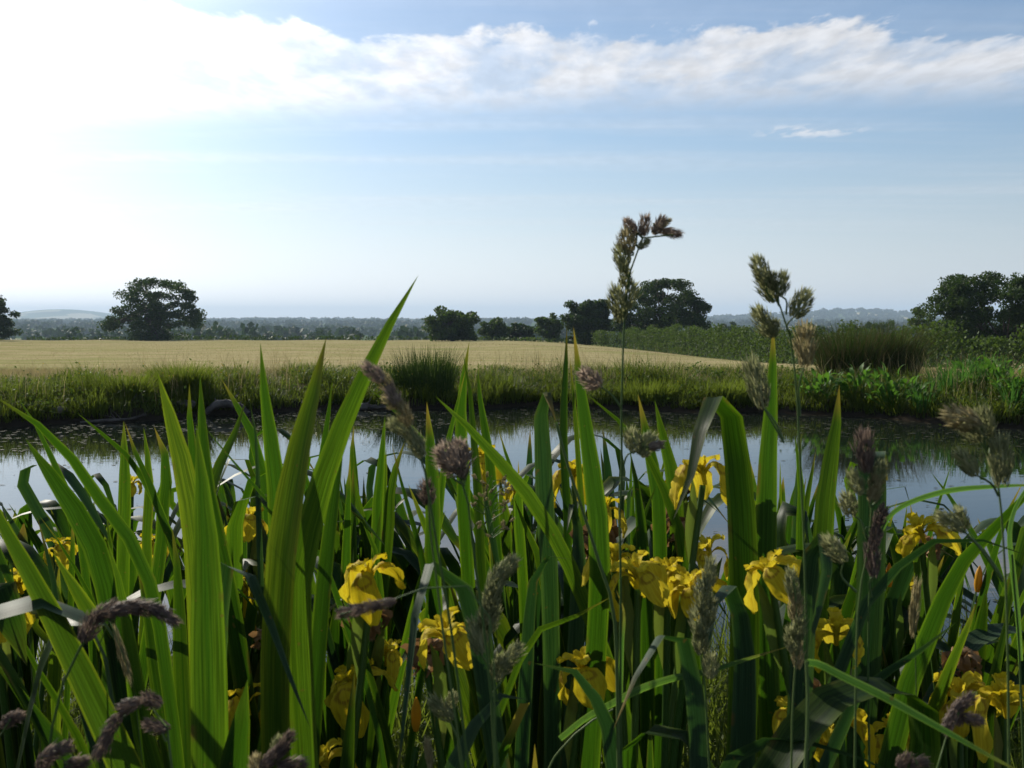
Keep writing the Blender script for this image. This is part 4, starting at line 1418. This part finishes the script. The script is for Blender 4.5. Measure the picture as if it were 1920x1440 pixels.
FALLS, CENTRES, WILTS = [], [], []
for k, dr in enumerate((1.0, 1.25, 0.75, 1.1)):
    V, F, uv = petal_strip([(0.003, 0.0), (0.018, 0.014), (0.034, 0.012), (0.045, -0.004 * dr), (0.050, -0.024 * dr), (0.050, -0.046 * dr)],
                           [0.008, 0.014, 0.026, 0.043, 0.050, 0.049, 0.040, 0.014], 9, 0.09 + 0.04 * k, k, -0.25)
    FALLS.append(mesh_np('petal', V, F, M['petal'], uv, True))
for k in range(3):
    VV, FF, UU, o = [], [], [], 0
    for i in range(3):
        a = i * 2.094
        # style arm over each fall, with a turned-up crest
        V, F, uv = petal_strip([(0.002, 0.004), (0.012, 0.020), (0.024, 0.024), (0.031, 0.019), (0.035, 0.022), (0.035, 0.029)], [0.006, 0.012, 0.017, 0.021, 0.022, 0.014], 5, 0.06, k * 7 + i, 0.5)
        VV.append(rotz(V, a)); FF.append(F + o); UU.append(np.stack([uv[:, 0], uv[:, 1] * 0.2], 1)); o += len(V)
        # small upright standard between the falls
        V, F, uv = petal_strip([(0.002, 0.0), (0.006, 0.010), (0.009, 0.020), (0.011 + 0.004 * k, 0.029)], [0.005, 0.009, 0.014, 0.013, 0.006], 5, 0.05, k * 5 + i, 0.3)
        VV.append(rotz(V, a + 1.047)); FF.append(F + o); UU.append(np.stack([uv[:, 0], uv[:, 1] * 0.2], 1)); o += len(V)
    # perianth tube
    V, F = tube(np.array([[0, 0, -0.02], [0, 0, -0.008], [0, 0, 0.006]]), [0.004, 0.0045, 0.006], 6)
    VV.append(V); FF.append(F + o); UU.append(np.full((len(V), 2), 0.1)); o += len(V)
    CENTRES.append(mesh_np('flower', np.vstack(VV), np.vstack(FF), M['petal'], np.vstack(UU), True))
for k in range(3):
    rng = np.random.default_rng(60 + k)
    VV, FF, o = [], [], 0
    for i in range(5):
        c = rng.uniform(0.012, 0.022)
        V, F, uv = petal_strip([(0.002, 0.0), (0.010, 0.012), (0.017, 0.006), (0.015, -0.010), (0.008, -0.020), (0.011, -0.028)], [0.005, 0.010, c, c * 0.8, 0.012, 0.004], 5, 0.35, 90 + k * 9 + i, 0.9)
        V = V + rng.normal(0, 0.0018, V.shape)
        VV.append(rotz(V, i * 1.3 + rng.uniform(0, 0.5))); FF.append(F + o); o += len(V)
    WILTS.append(mesh_np('wilted_flower', np.vstack(VV), np.vstack(FF), M['wilt'], smooth=True))


def bud_mesh():
    n, s_ = 8, 8
    V = []
    for i in range(n):
        t = i / (n - 1)
        r = 0.0062 * math.sin(math.pi * min(0.985, 0.12 + 0.86 * t)) ** 0.7
        for j in range(s_):
            a = j * 2 * math.pi / s_ + t * 1.4
            V.append((r * math.cos(a), r * math.sin(a), t * 0.042))
    F = [(i * s_ + j, i * s_ + (j + 1) % s_, (i + 1) * s_ + (j + 1) % s_, (i + 1) * s_ + j) for i in range(n - 1) for j in range(s_)]
    return mesh_np('bud', np.array(V), np.array(F), M['bud'], smooth=True)


BUD = bud_mesh()
# (px, py, distance, scale, turn deg, lean toward camera, kind)   o open, p past its best, w wilted, b bud
FLOWERS = [
 (468, 978, 1.35, .86, 300, .15, 'o'), (695, 1085, 1.02, .90, 262, .30, 'o'), (838, 1195, .93, .88, 300, .35, 'o'),
 (1196, 1082, .98, .84, 292, .30, 'o'), (1152, 1050, 1.04, .8, 200, .2, 'o'), (1252, 1078, 1.05, .72, 275, .2, 'o'), (1297, 1108, 1.0, .78, 258, .25, 'o'),
 (1075, 893, 1.60, 1.0, 200, .1, 'o'), (905, 862, 1.85, 1.1, 280, .1, 'o'), (1318, 888, 1.12, .86, 330, .05, 'o'), (1270, 900, 1.4, .8, 230, .1, 'p'),
 (1135, 962, 1.25, .85, 20, -.1, 'p'), (1330, 1036, 1.25, .85, 240, .2, 'p'), (1448, 1078, .94, .80, 272, .35, 'o'),
 (1728, 1000, 1.15, .82, 210, .1, 'o'), (1568, 1188, .98, .82, 320, .1, 'o'), (1490, 1340, .95, .82, 230, .3, 'o'), (1580, 1360, 1.0, 1.0, 330, .25, 'o'),
 (1800, 1310, 1.05, 1.05, 250, .2, 'o'), (1885, 1320, 1.0, 1.05, 310, .2, 'o'), (1095, 1258, 1.0, .88, 280, .35, 'o'),
 (668, 1285, 1.10, 1.05, 250, .25, 'o'), (545, 1320, 1.12, .95, 300, .3, 'o'), (462, 1320, 1.10, .9, 240, .3, 'o'),
 (610, 1435, .98, .9, 270, .2, 'o'), (725, 1230, 1.2, .8, 300, .1, 'p'), (-8, 1150, 1.15, 1.05, 320, .2, 'o'), (36, 1098, 1.45, .9, 240, .1, 'o'), (283, 1022, 1.70, .8, 280, .1, 'o'),
 (110, 1030, 1.65, .8, 300, .1, 'o'), (248, 908, 2.2, .8, 270, .1, 'p'), (448, 1100, 1.35, .8, 300, .2, 'o'), (1680, 1380, 1.1, .9, 300, .2, 'o'), (1715, 1105, 1.4, .8, 240, .2, 'p'),
 (965, 920, 1.7, .7, 240, .1, 'p'),
 (1108, 1010, 1.25, .9, 30, 0, 'w'), (1128, 1000, 1.25, .9, 130, 0, 'w'), (1300, 905, 1.36, .9, 50, 0, 'w'), (1258, 985, 1.3, .9, 220, 0, 'w'),
 (1808, 1240, 1.15, .8, 10, 0, 'w'), (500, 1200, 1.2, .7, 120, 0, 'w'), (680, 1165, 1.15, .8, 80, 0, 'w'), (700, 1160, 1.18, .7, 200, 0, 'w'), (420, 1012, 1.72, .7, 20, 0, 'w'), (800, 1225, 1.02, .9, 60, 0, 'w'), (1520, 1300, 1.1, .7, 100, 0, 'w'), (1745, 1025, 1.48, .7, 100, 0, 'w'),
 (780, 1370, 1.0, 1.2, 0, .1, 'b'), (1668, 1100, 1.3, 1.0, 0, 0, 'b'), (1832, 1110, 1.3, 1.1, 0, 0, 'b'), (478, 1200, 1.25, 1.1, 0, 0, 'b'), (1108, 1000, 1.26, .8, 0, 0, 'b'), (870, 920, 1.6, .8, 0, .1, 'b'),
]


def build_flowers():
    rng = np.random.default_rng(8)
    for k, (px, py, D, sc, turn, lean, kind) in enumerate(FLOWERS):
        D = D + (0.05 if py > 1280 else 0.0)
        p = at(px, py, D)
        best, bd = None, 1e9
        for key, c in CLUMPS.items():
            d = (c['pos'][0] - p[0]) ** 2 + (c['pos'][1] - p[1]) ** 2
            if d < bd:
                best, bd = c, d
        c = best
        loc = p - c['pos']
        if kind in 'op':
            f = obj('flower', CENTRES[k % 3], c['root'])
            f.location = loc
            f.scale = (sc * 0.74,) * 3
            f.rotation_euler = (lean + rng.normal(0, 0.12), rng.normal(0, 0.15), math.radians(turn))
            for i in range(3):
                q = obj('petal', FALLS[(k + i) % 4], f)
                q.rotation_euler = (rng.normal(0, 0.10), rng.normal(0.0, 0.16), i * 2.094 + rng.normal(0, 0.12))
                q.scale = (rng.uniform(0.85, 1.1), rng.uniform(0.7, 1.1), rng.uniform(0.8, 1.25))
                if kind == 'p':
                    q.scale = (0.8, 0.45 + 0.2 * rng.uniform(), 0.9)
            c['flowers'] += 1
        elif kind == 'w':
            f = obj('wilted_flower', WILTS[k % 3], c['root'])
            f.location = loc
            f.scale = (sc,) * 3
            f.rotation_euler = (rng.normal(0, 0.3), rng.normal(0, 0.3), math.radians(turn))
        else:
            f = obj('bud', BUD, c['root'])
            f.location = loc
            f.scale = (sc * 0.74,) * 3
            f.rotation_euler = (lean, rng.normal(0, 0.12), 0)
        # stalk with a sheathing spathe
        B = np.array([rng.uniform(-.03, .03), rng.uniform(-.03, .03), 0])
        top = loc + np.array([0, 0, -0.015 * sc])
        m = B * 0.45 + top * 0.55 + np.array([(B[0] - top[0]) * 0.18, 0.0, 0.03])
        Q, L = spline(np.array([B, m, top]), 12)
        V, F = tube(Q, np.linspace(0.0058, 0.0036, 12), 6)
        obj('flower_stalk', mesh_np('flower_stalk', V, F, M['iris_stem'], smooth=True), c['root'])
        d = (Q[-1] - Q[-3])
        d /= np.linalg.norm(d)
        sp0 = Q[-1] - d * 0.085
        side = np.array([rng.choice([-1, 1]) * 0.010, -0.004, 0])
        V, F, uv = leaf_mesh(np.array([sp0, sp0 + d * 0.03 + side * 0.6, sp0 + d * 0.075 + side, sp0 + d * 0.095 + side * 1.4]), 0.015, 0.06, np.array([1.0, 0.3, 0]), 0.35, 0.6, n=10)
        obj('spathe', mesh_np('spathe', V, F, M['spathe'], uv, True), c['root'])


build_flowers()

ORD = ['first', 'second', 'third', 'fourth', 'fifth', 'sixth', 'seventh', 'eighth', 'ninth', 'tenth', 'eleventh', 'twelfth', 'thirteenth']
NUMW = {0: 'leaves only', 1: 'one yellow flower', 2: 'two yellow flowers', 3: 'three yellow flowers', 4: 'four yellow flowers', 5: 'five yellow flowers', 6: 'six yellow flowers', 7: 'seven yellow flowers'}


def label_clumps():
    for row in ROWS:
        ks = sorted([k for (r, k) in CLUMPS if r == row], key=lambda k: CLUMPS[(row, k)]['pos'][0])
        for i, k in enumerate(ks):
            c = CLUMPS[(row, k)]
            if row == 'front':
                lab = FEAT.get(k, '%s iris clump from the left in the nearest row' % ORD[i])
            else:
                lab = '%s iris clump from the left in the %s, with %s' % (ORD[i], SIDE[row], NUMW.get(c['flowers'], 'many yellow flowers'))
            c['root']['label'] = lab


label_clumps()

# ------------------------------------------------------------------ cocksfoot and other grasses
SPK = {}


def spikelet_mesh(mat, seed, n=300):
    rng = np.random.default_rng(seed)
    t = rng.uniform(0.02, 0.92, n)
    a = rng.uniform(0, 6.28, n)
    prof = np.sin(math.pi * np.clip(0.10 + 0.86 * t, 0, 1)) ** 0.75
    r = 0.34 * prof * rng.uniform(0.35, 1.0, n)
    base = np.stack([np.cos(a) * r, np.sin(a) * r, t * 0.92], 1)
    out = np.stack([np.cos(a), np.sin(a), np.zeros(n)], 1)
    d = out * rng.uniform(0.20, 0.75, n)[:, None] + np.array([0, 0, 1.0]) + rng.normal(0, 0.14, (n, 3))
    d /= np.linalg.norm(d, axis=1)[:, None]
    L = rng.uniform(0.15, 0.40, n)[:, None]
    w = np.cross(d, out + 0.01)
    w /= np.linalg.norm(w, axis=1)[:, None]
    nn = np.cross(w, d)
    hw = rng.uniform(0.018, 0.042, n)[:, None]
    V = np.stack([base, base + d * L * 0.4 + w * hw, base + d * L, base + d * L * 0.4 - w * hw, base + d * L * 0.42 + nn * hw * 0.9], 1).reshape(-1, 3)
    i = np.arange(n)[:, None] * 5
    F = np.concatenate([i + np.array([[0, 1, 4]]), i + np.array([[1, 2, 4]]), i + np.array([[2, 3, 4]]), i + np.array([[3, 0, 4]])], 1).reshape(-1, 3)
    return mesh_np('spikelet_cluster', V, F, M[mat])


for mname in ('spk_green', 'spk_purple', 'spk_straw', 'spk_pink'):
    SPK[mname] = [spikelet_mesh(mname, 100 + 7 * k + len(mname)) for k in range(4)]


def spike_mesh(mat, seed, n=260):
    """a long cylindrical head (timothy or foxtail)"""
    me = spikelet_mesh(mat, seed, n)
    return me


SPK['timothy'] = [spike_mesh('spk_straw', 300, 280), spike_mesh('spk_straw', 301, 280)]


def grass_stalk(name, label, D, stem, heads, mat='spk_green', blade=(), r=0.0013, seed=0):
    """stem: pixels top..bottom; heads: (px,py,len,wid,angle[,attach px,py[,mat]])"""
    rng = np.random.default_rng(500 + seed)
    W = np.array([at(p[0], p[1], D + (p[2] if len(p) > 2 else 0)) for p in stem])
    low = W[-1]
    t = W[-1] - W[-2]
    t /= np.linalg.norm(t)
    g = low + np.array([np.clip(t[0] * 0.35, -0.12, 0.12), rng.uniform(-.03, .05), 0])
    g[2] = float(ground_z(g[0], g[1])) - 0.01
    drop = low[2] - g[2]
    root = thing(name, label, 'stalk', g, 'seeding grasses in the foreground')
    ext = [low + t * drop * 0.35, (low + t * drop * 0.5) * 0.35 + g * 0.65, g]
    P = np.vstack([W, np.array(ext)])[::-1] - g
    Q, L = spline(P, 46)
    V, F = tube(Q, np.linspace(r * 1.5, r * 0.55, 46), 5)
    obj('stem', mesh_np('stem', V, F, M['stem'], smooth=True), root)
    px2m = D / FPX
    for k, h in enumerate(heads):
        px, py, ln, wd, ang = h[:5]
        mt = h[7] if len(h) > 7 else mat
        dy = rng.uniform(-0.006, 0.006)
        c = at(px, py, D + dy) - g
        a = math.radians(ang)
        d = Vector((math.cos(a), rng.uniform(-0.3, 0.3), math.sin(a))).normalized()
        o = obj('spikelet_cluster', SPK[mt][k % len(SPK[mt])], root)
        Ls, Ws = ln * px2m * 1.1, wd * px2m * 1.45
        b = Vector(c) - d * Ls * 0.5
        o.location = b
        o.rotation_euler = (d.to_track_quat('Z', 'Y').to_matrix() @ Matrix.Rotation(rng.uniform(0, 6.28), 3, 'Z')).to_euler()
        o.scale = (Ws, Ws, Ls)
        if len(h) > 6 and h[5] is not None:
            s0 = at(h[5], h[6], D) - g
            e = np.array(b) + np.array(d) * Ls * 0.1
            mid = (s0 + e) / 2 + np.array([rng.normal(0, 0.003), 0, rng.normal(0.003, 0.002)])
            B, _ = spline(np.array([s0, mid, e]), 7)
            V, F = tube(B, np.linspace(r * 0.8, r * 0.45, 7), 4)
            obj('branch', mesh_np('branch', V, F, M['stem'], smooth=True), root)
    for (wpx, pts, dd) in blade:
        Wp = np.array([at(p[0], p[1], D + (p[2] if len(p) > 2 else 0)) for p in pts])[::-1] - g
        dv = Wp[-1] - Wp[0]
        w0 = np.cross(dv, np.array([0.1, 1, 0.15])) if abs(dv[2]) < abs(dv[0]) else np.array([1, 0.4, 0.0])
        if w0[0] == 0 and w0[2] == 0:
            w0 = np.array([0, 0.3, 1.0])
        V, F, uv = leaf_mesh(Wp, wpx * px2m * 1.1, 0.16, w0, 0.15, 0.75)
        obj('leaf', mesh_np('leaf', V, F, M['grass_blade'], uv, True), root)
    return root


def build_grasses():
    G = grass_stalk
    G('cocksfoot_stalk', 'tallest grass stalk, its head arching right above the horizon', .85,
      [(1262, 440), (1235, 428), (1212, 440), (1195, 460), (1184, 500), (1176, 540), (1170, 600), (1168, 680), (1165, 770), (1166, 880), (1162, 960), (1164, 1100), (1163, 1250), (1165, 1440)],
      [(1160, 572, 66, 34, 100), (1180, 556, 52, 28, 72), (1172, 522, 36, 24, 85), (1166, 486, 52, 30, 98, 1178, 520), (1176, 455, 50, 32, 88, 1186, 480, 'spk_straw'),
       (1184, 426, 36, 20, 125, 1192, 458, 'spk_pink'), (1208, 424, 40, 22, 85, 1205, 446, 'spk_pink'), (1234, 424, 38, 20, 60, 1222, 434, 'spk_pink'), (1254, 436, 44, 18, -12, 1236, 430, 'spk_pink'), (1206, 458, 26, 16, 40, 1196, 462), (1244, 420, 30, 14, 35, 1232, 428, 'spk_straw'),
       (1108, 711, 48, 36, 142, 1165, 765, 'spk_pink'), (1187, 828, 46, 30, 105, 1167, 882), (1212, 836, 46, 32, 60, 1188, 850), (1230, 836, 30, 18, 10, 1205, 842, 'spk_pink')],
      'spk_green', [(16, [(1155, 1105), (1170, 1150), (1166, 1210), (1163, 1300)], 0)], seed=1)
    G('cocksfoot_stalk', 'open branching grass head in front of the right-hand hedge', .80,
      [(1462, 572), (1476, 600), (1484, 650), (1494, 730), (1497, 800), (1502, 900), (1507, 1000), (1510, 1100), (1513, 1240), (1511, 1440)],
      [(1427, 508, 52, 30, 112, 1452, 565), (1440, 540, 60, 36, 115, 1462, 574), (1449, 528, 34, 18, 88, 1460, 572), (1466, 534, 46, 24, 80, 1474, 590), (1500, 572, 56, 36, 62, 1482, 628),
       (1432, 605, 62, 34, 122, 1448, 632), (1451, 618, 36, 20, 80, 1448, 632), (1509, 650, 80, 38, 90, 1500, 780, 'spk_straw'), (1420, 722, 92, 38, 102, 1470, 830), (1432, 745, 40, 20, 90, 1468, 824, 'spk_pink')],
      'spk_green', seed=2)
    G('cocksfoot_stalk', 'knobbly grass head leaning left in front of the rush tussock', .66,
      [(690, 688), (715, 710), (745, 755), (765, 795), (785, 840), (800, 900), (815, 1000), (838, 1130), (855, 1250), (878, 1440)],
      [(702, 700, 50, 26, 140, None, None, 'spk_pink'), (722, 716, 48, 28, 130, None, None, 'spk_straw'), (738, 745, 46, 28, 120, None, None, 'spk_pink'), (735, 755, 36, 22, 150, None, None, 'spk_straw'), (760, 778, 46, 26, 115, None, None, 'spk_straw'), (748, 800, 40, 26, 150), (770, 815, 40, 22, 115), (782, 835, 52, 30, 118)],
      'spk_green', seed=3)
    G('cocksfoot_stalk', 'rounded purple grass head in front of the crossing iris leaves, centre', .68,
      [(858, 880), (872, 910), (880, 960), (888, 1040), (900, 1120), (912, 1220), (922, 1320), (935, 1440)],
      [(840, 860, 56, 44, 130, 868, 900), (862, 846, 44, 36, 95, 868, 900), (848, 872, 48, 40, 160, 870, 905), (866, 872, 50, 36, 80, 872, 910)], 'spk_pink', seed=4)
    G('cocksfoot_stalk', 'small single purple-grey grass head below the knobbly leaning one', .72,
      [(803, 935), (806, 990), (815, 1060), (830, 1180), (850, 1320), (868, 1440)], [(801, 926, 50, 30, 98)], 'spk_purple', seed=5)
    G('cocksfoot_stalk', 'dark upright grass head against the cut-off folded iris leaf at right', .72,
      [(1625, 830), (1632, 900), (1634, 960), (1628, 1040), (1612, 1110), (1606, 1220), (1603, 1440)],
      [(1622, 850, 80, 34, 96, None, None, 'spk_purple'), (1648, 888, 44, 26, 75, 1634, 930), (1640, 918, 50, 28, 80, 1634, 950, 'spk_straw'), (1605, 905, 50, 26, 110, 1632, 950), (1592, 948, 50, 30, 110, 1625, 1010), (1650, 970, 44, 24, 72, 1630, 1020, 'spk_purple'), (1640, 1010, 50, 24, 82, 1634, 1090, 'spk_purple'), (1636, 1050, 70, 26, 92, 1634, 1120, 'spk_purple'), (1567, 1032, 60, 32, 130, 1606, 1110)],
      'spk_green', seed=6)
    G('cocksfoot_stalk', 'fuzzy pale grass head over the water at far right', .70,
      [(1840, 830), (1862, 860), (1874, 920), (1880, 1000), (1886, 1090), (1890, 1250), (1892, 1440)],
      [(1806, 786, 66, 42, 160, 1848, 840, 'spk_straw'), (1822, 806, 60, 40, 140, 1850, 845), (1846, 796, 62, 38, 112, 1856, 850), (1876, 868, 92, 40, 92), (1814, 870, 56, 30, 125, 1872, 930), (1780, 978, 54, 28, 150, 1880, 1090), (1802, 976, 52, 28, 110, 1880, 1085)],
      'spk_green', seed=7)
    G('cocksfoot_stalk', 'dense green grass head beside the yellow flowers right of the tall stalk', .78,
      [(1328, 1070), (1322, 1120), (1312, 1200), (1322, 1290), (1330, 1440)],
      [(1330, 1080, 60, 26, 80), (1318, 1118, 64, 32, 95), (1328, 1150, 54, 30, 82), (1310, 1170, 60, 32, 100), (1314, 1205, 54, 28, 92), (1333, 1250, 46, 28, 88)], 'spk_green', seed=8)
    G('cocksfoot_stalk', 'narrow grey-green grass head left of the hanging yellow petal at right', .78,
      [(1488, 1085), (1494, 1150), (1492, 1240), (1486, 1330), (1484, 1440)],
      [(1486, 1100, 60, 24, 96), (1492, 1142, 56, 28, 88, None, None, 'spk_straw'), (1498, 1182, 50, 26, 84), (1487, 1205, 56, 26, 98), (1496, 1230, 50, 22, 88, None, None, 'spk_straw')], 'spk_green', seed=9)
    G('timothy_stalk', 'slim cylindrical grass head on a thin straight stalk at right', .95,
      [(1714, 1090), (1715, 1150), (1716, 1200), (1718, 1300), (1720, 1440)], [(1715, 1145, 112, 17, 90, None, None, 'timothy')], 'spk_straw', r=0.0009, seed=10)
    G('cocksfoot_stalk', 'largest brown nodding grass head at lower left, arching right', .62,
      [(325, 1160), (290, 1140), (240, 1138), (200, 1148), (165, 1175), (150, 1215), (122, 1270), (105, 1330), (95, 1385), (88, 1440)],
      [(305, 1152, 64, 24, -28), (268, 1140, 66, 30, -8), (232, 1142, 56, 28, 8), (200, 1148, 54, 32, 22), (168, 1178, 60, 34, 62)], 'spk_purple', seed=11)
    G('foxtail_stalk', 'thin hanging foxtail head under the largest nodding head', .80,
      [(242, 1262), (226, 1215), (210, 1172), (200, 1162), (190, 1180), (186, 1260), (190, 1340), (195, 1440)], [(227, 1218, 104, 14, -68, None, None, 'timothy')], 'spk_straw', r=0.0008, seed=12)
    G('cocksfoot_stalk', 'brown hooked grass head at the bottom left below the largest one', .62,
      [(186, 1412), (205, 1370), (235, 1338), (265, 1318), (292, 1316), (308, 1345), (316, 1390), (322, 1440)],
      [(196, 1392, 62, 24, 242), (212, 1358, 56, 24, 235), (246, 1322, 48, 26, 200), (286, 1314, 42, 26, 150), (296, 1362, 52, 26, 172, 312, 1390)], 'spk_purple', seed=13)
    G('cocksfoot_stalk', 'small grass head at the left edge near the bottom', .66, [(20, 1348), (5, 1362), (-12, 1400), (-20, 1440)], [(24, 1346, 42, 24, 15), (14, 1354, 32, 20, 30)], 'spk_purple', seed=14)
    G('cocksfoot_stalk', 'left of two dark grass heads at the bottom edge, lower left corner', .60, [(120, 1410), (95, 1405), (78, 1425), (70, 1460)], [(104, 1410, 54, 30, 20), (84, 1428, 46, 30, 55)], 'spk_purple', seed=15)
    G('cocksfoot_stalk', 'right of two dark grass heads at the bottom edge, lower left corner', .60, [(160, 1430), (130, 1432), (118, 1450), (112, 1480)], [(142, 1432, 54, 28, 15)], 'spk_purple', seed=16)
    G('cocksfoot_stalk', 'brown grass head at the bottom edge left of centre', .64, [(545, 1385), (520, 1410), (495, 1432), (480, 1470)],
      [(536, 1394, 48, 24, 60), (518, 1400, 40, 22, 75, None, None, 'spk_green'), (508, 1422, 56, 26, 40), (480, 1436, 40, 26, 95, None, None, 'spk_straw'), (545, 1434, 60, 26, 10)], 'spk_purple', seed=17)
    G('cocksfoot_stalk', 'dark blurred grass head lying sideways across a yellow flower', .58,
      [(638, 1152), (680, 1140), (730, 1128), (790, 1104), (850, 1099), (890, 1104), (915, 1140), (926, 1250), (930, 1440)], [(660, 1146, 52, 24, 190), (690, 1138, 48, 22, 195), (722, 1132, 50, 18, 200)], 'spk_purple', r=0.0008, seed=18)
    G('cocksfoot_stalk', 'tall green-grey grass head right of the drooping broad leaf, centre', .74,
      [(960, 1060), (935, 1085), (922, 1130), (916, 1180), (920, 1260), (922, 1340), (928, 1440)],
      [(950, 1066, 52, 28, 48), (930, 1092, 58, 34, 70), (922, 1124, 56, 34, 80), (912, 1152, 58, 32, 85), (896, 1196, 66, 36, 105, 918, 1250), (925, 1165, 50, 24, 70), (958, 1232, 56, 30, 48, 924, 1300), (936, 1254, 50, 32, 75, 924, 1305)], 'spk_green', seed=19)
    G('cocksfoot_stalk', 'short fuzzy grass head low in shade left of centre', .76, [(815, 1310), (840, 1345), (858, 1390), (865, 1440)], [(828, 1330, 62, 30, 130), (846, 1318, 40, 22, 70)], 'spk_green', seed=20)
    G('foxtail_stalk', 'pale little grass spike at the bottom edge below the orange bud', .78, [(804, 1398), (806, 1420), (810, 1470)], [(804, 1416, 60, 15, 96, None, None, 'timothy')], 'spk_straw', r=0.0009, seed=21)
    G('cocksfoot_stalk', 'grey grass head with two arms before yellow flowers at lower right', .66, [(1800, 1330), (1790, 1362), (1770, 1400), (1758, 1440)],
      [(1806, 1318, 50, 22, 30), (1790, 1332, 40, 20, 60), (1782, 1350, 46, 22, 245), (1822, 1348, 52, 22, -20), (1798, 1345, 36, 20, 90, None, None, 'spk_purple')], 'spk_purple', seed=22)
    G('cocksfoot_stalk', 'grey grass head at the bottom edge under the long pale blade', .62, [(1720, 1432), (1700, 1450), (1690, 1480)], [(1712, 1432, 52, 26, 10), (1694, 1428, 36, 22, 60)], 'spk_purple', seed=23)
    # broad grass blades sweeping through the foreground
    G('reed_shoot', 'grass shoot with the long pale blade sweeping to the lower right corner', .62, [(1512, 1238), (1515, 1300), (1514, 1370), (1510, 1440)], [], 'spk_green',
      [(19, [(1950, 1466, -.05), (1870, 1425, -.045), (1800, 1386, -.035), (1720, 1341, -.025), (1650, 1302, -.015), (1580, 1268, -.006), (1535, 1245, 0), (1513, 1242, 0)], 0)], r=0.0018, seed=24)
    G('reed_shoot', 'grass shoot with a pale blade reaching right across the lower centre', .90, [(1150, 1330), (1120, 1345), (1080, 1375), (1040, 1420), (1020, 1460)], [], 'spk_green',
      [(15, [(1476, 1213, -.02), (1400, 1236, -.02), (1330, 1258, -.01), (1260, 1272, 0), (1200, 1292, 0), (1150, 1318, 0), (1100, 1345, 0), (1050, 1385, 0)], 0)], r=0.0016, seed=25)
    G('reed_shoot', 'grass shoot with a thin blade curving over the water at right', .85, [(1660, 975), (1640, 1030), (1630, 1120), (1628, 1250), (1630, 1440)], [], 'spk_green',
      [(12, [(1990, 912, .02), (1920, 910, .02), (1870, 912, .015), (1800, 917, .01), (1750, 927, 0), (1700, 945, 0), (1668, 968, 0), (1650, 1000, 0)], 0)], r=0.0014, seed=26)
    G('reed_shoot', 'upright pale reed shoot rising under the cut folded leaf beside the tall stalk', .84, [(1043, 792), (1052, 830), (1064, 870), (1078, 915), (1100, 980), (1125, 1060), (1148, 1130), (1155, 1200), (1158, 1300), (1160, 1440)], [], 'spk_green', [], r=0.0022, seed=27)
    G('reed_shoot', 'reed shoot with a pale vertical blade at the right edge', .90, [(1898, 1040), (1902, 1100), (1910, 1200), (1920, 1440)], [], 'spk_green',
      [(15, [(1960, 860, .02), (1935, 900, .02), (1905, 950, .01), (1893, 1000, 0), (1898, 1060, 0), (1908, 1150, 0), (1914, 1240, 0)], 0)], r=0.0016, seed=28)
    # a delicate open panicle
    rng = np.random.default_rng(77)
    hd = []
    for i in range(34):
        x, y = rng.uniform(882, 962), rng.uniform(890, 1010)
        hd.append((x, y, 11, 5, rng.uniform(20, 160), 915 + (x - 915) * 0.25, y + 18))
    G('panicle_stalk', 'delicate open panicle of tiny spikelets among the central iris leaves', 1.05, [(912, 890), (916, 960), (922, 1050), (930, 1160), (936, 1300), (940, 1440)], hd, 'spk_straw', r=0.0006, seed=29)


build_grasses()


def undergrowth():
    N = 16000
    y = R.uniform(1.0, 3.3, N)
    x = R.uniform(-1, 1, N) * (y * 0.62 + 0.15)
    h = R.uniform(0.2, 0.62, N)
    z = np.maximum(ground_z(x, y), -0.1)
    V, F = blades(np.stack([x, y, z - 0.02], 1), h, 0.004, R.uniform(0.1, 0.8, N), 0.4)
    o = obj('undergrowth', mesh_np('undergrowth', V, F, M['bank_grass']))
    tag(o, 'tangled grass in the shade at the feet of the irises', 'grass', kind='stuff')


undergrowth()

# joined masses of blades and hedge leaves, too small to pick apart singly
for o in scene.objects:
    if o.parent is not None and o.name.split('.')[0] in ('blades', 'dead_blades', 'foliage', 'stems'):
        o['kind'] = 'stuff'
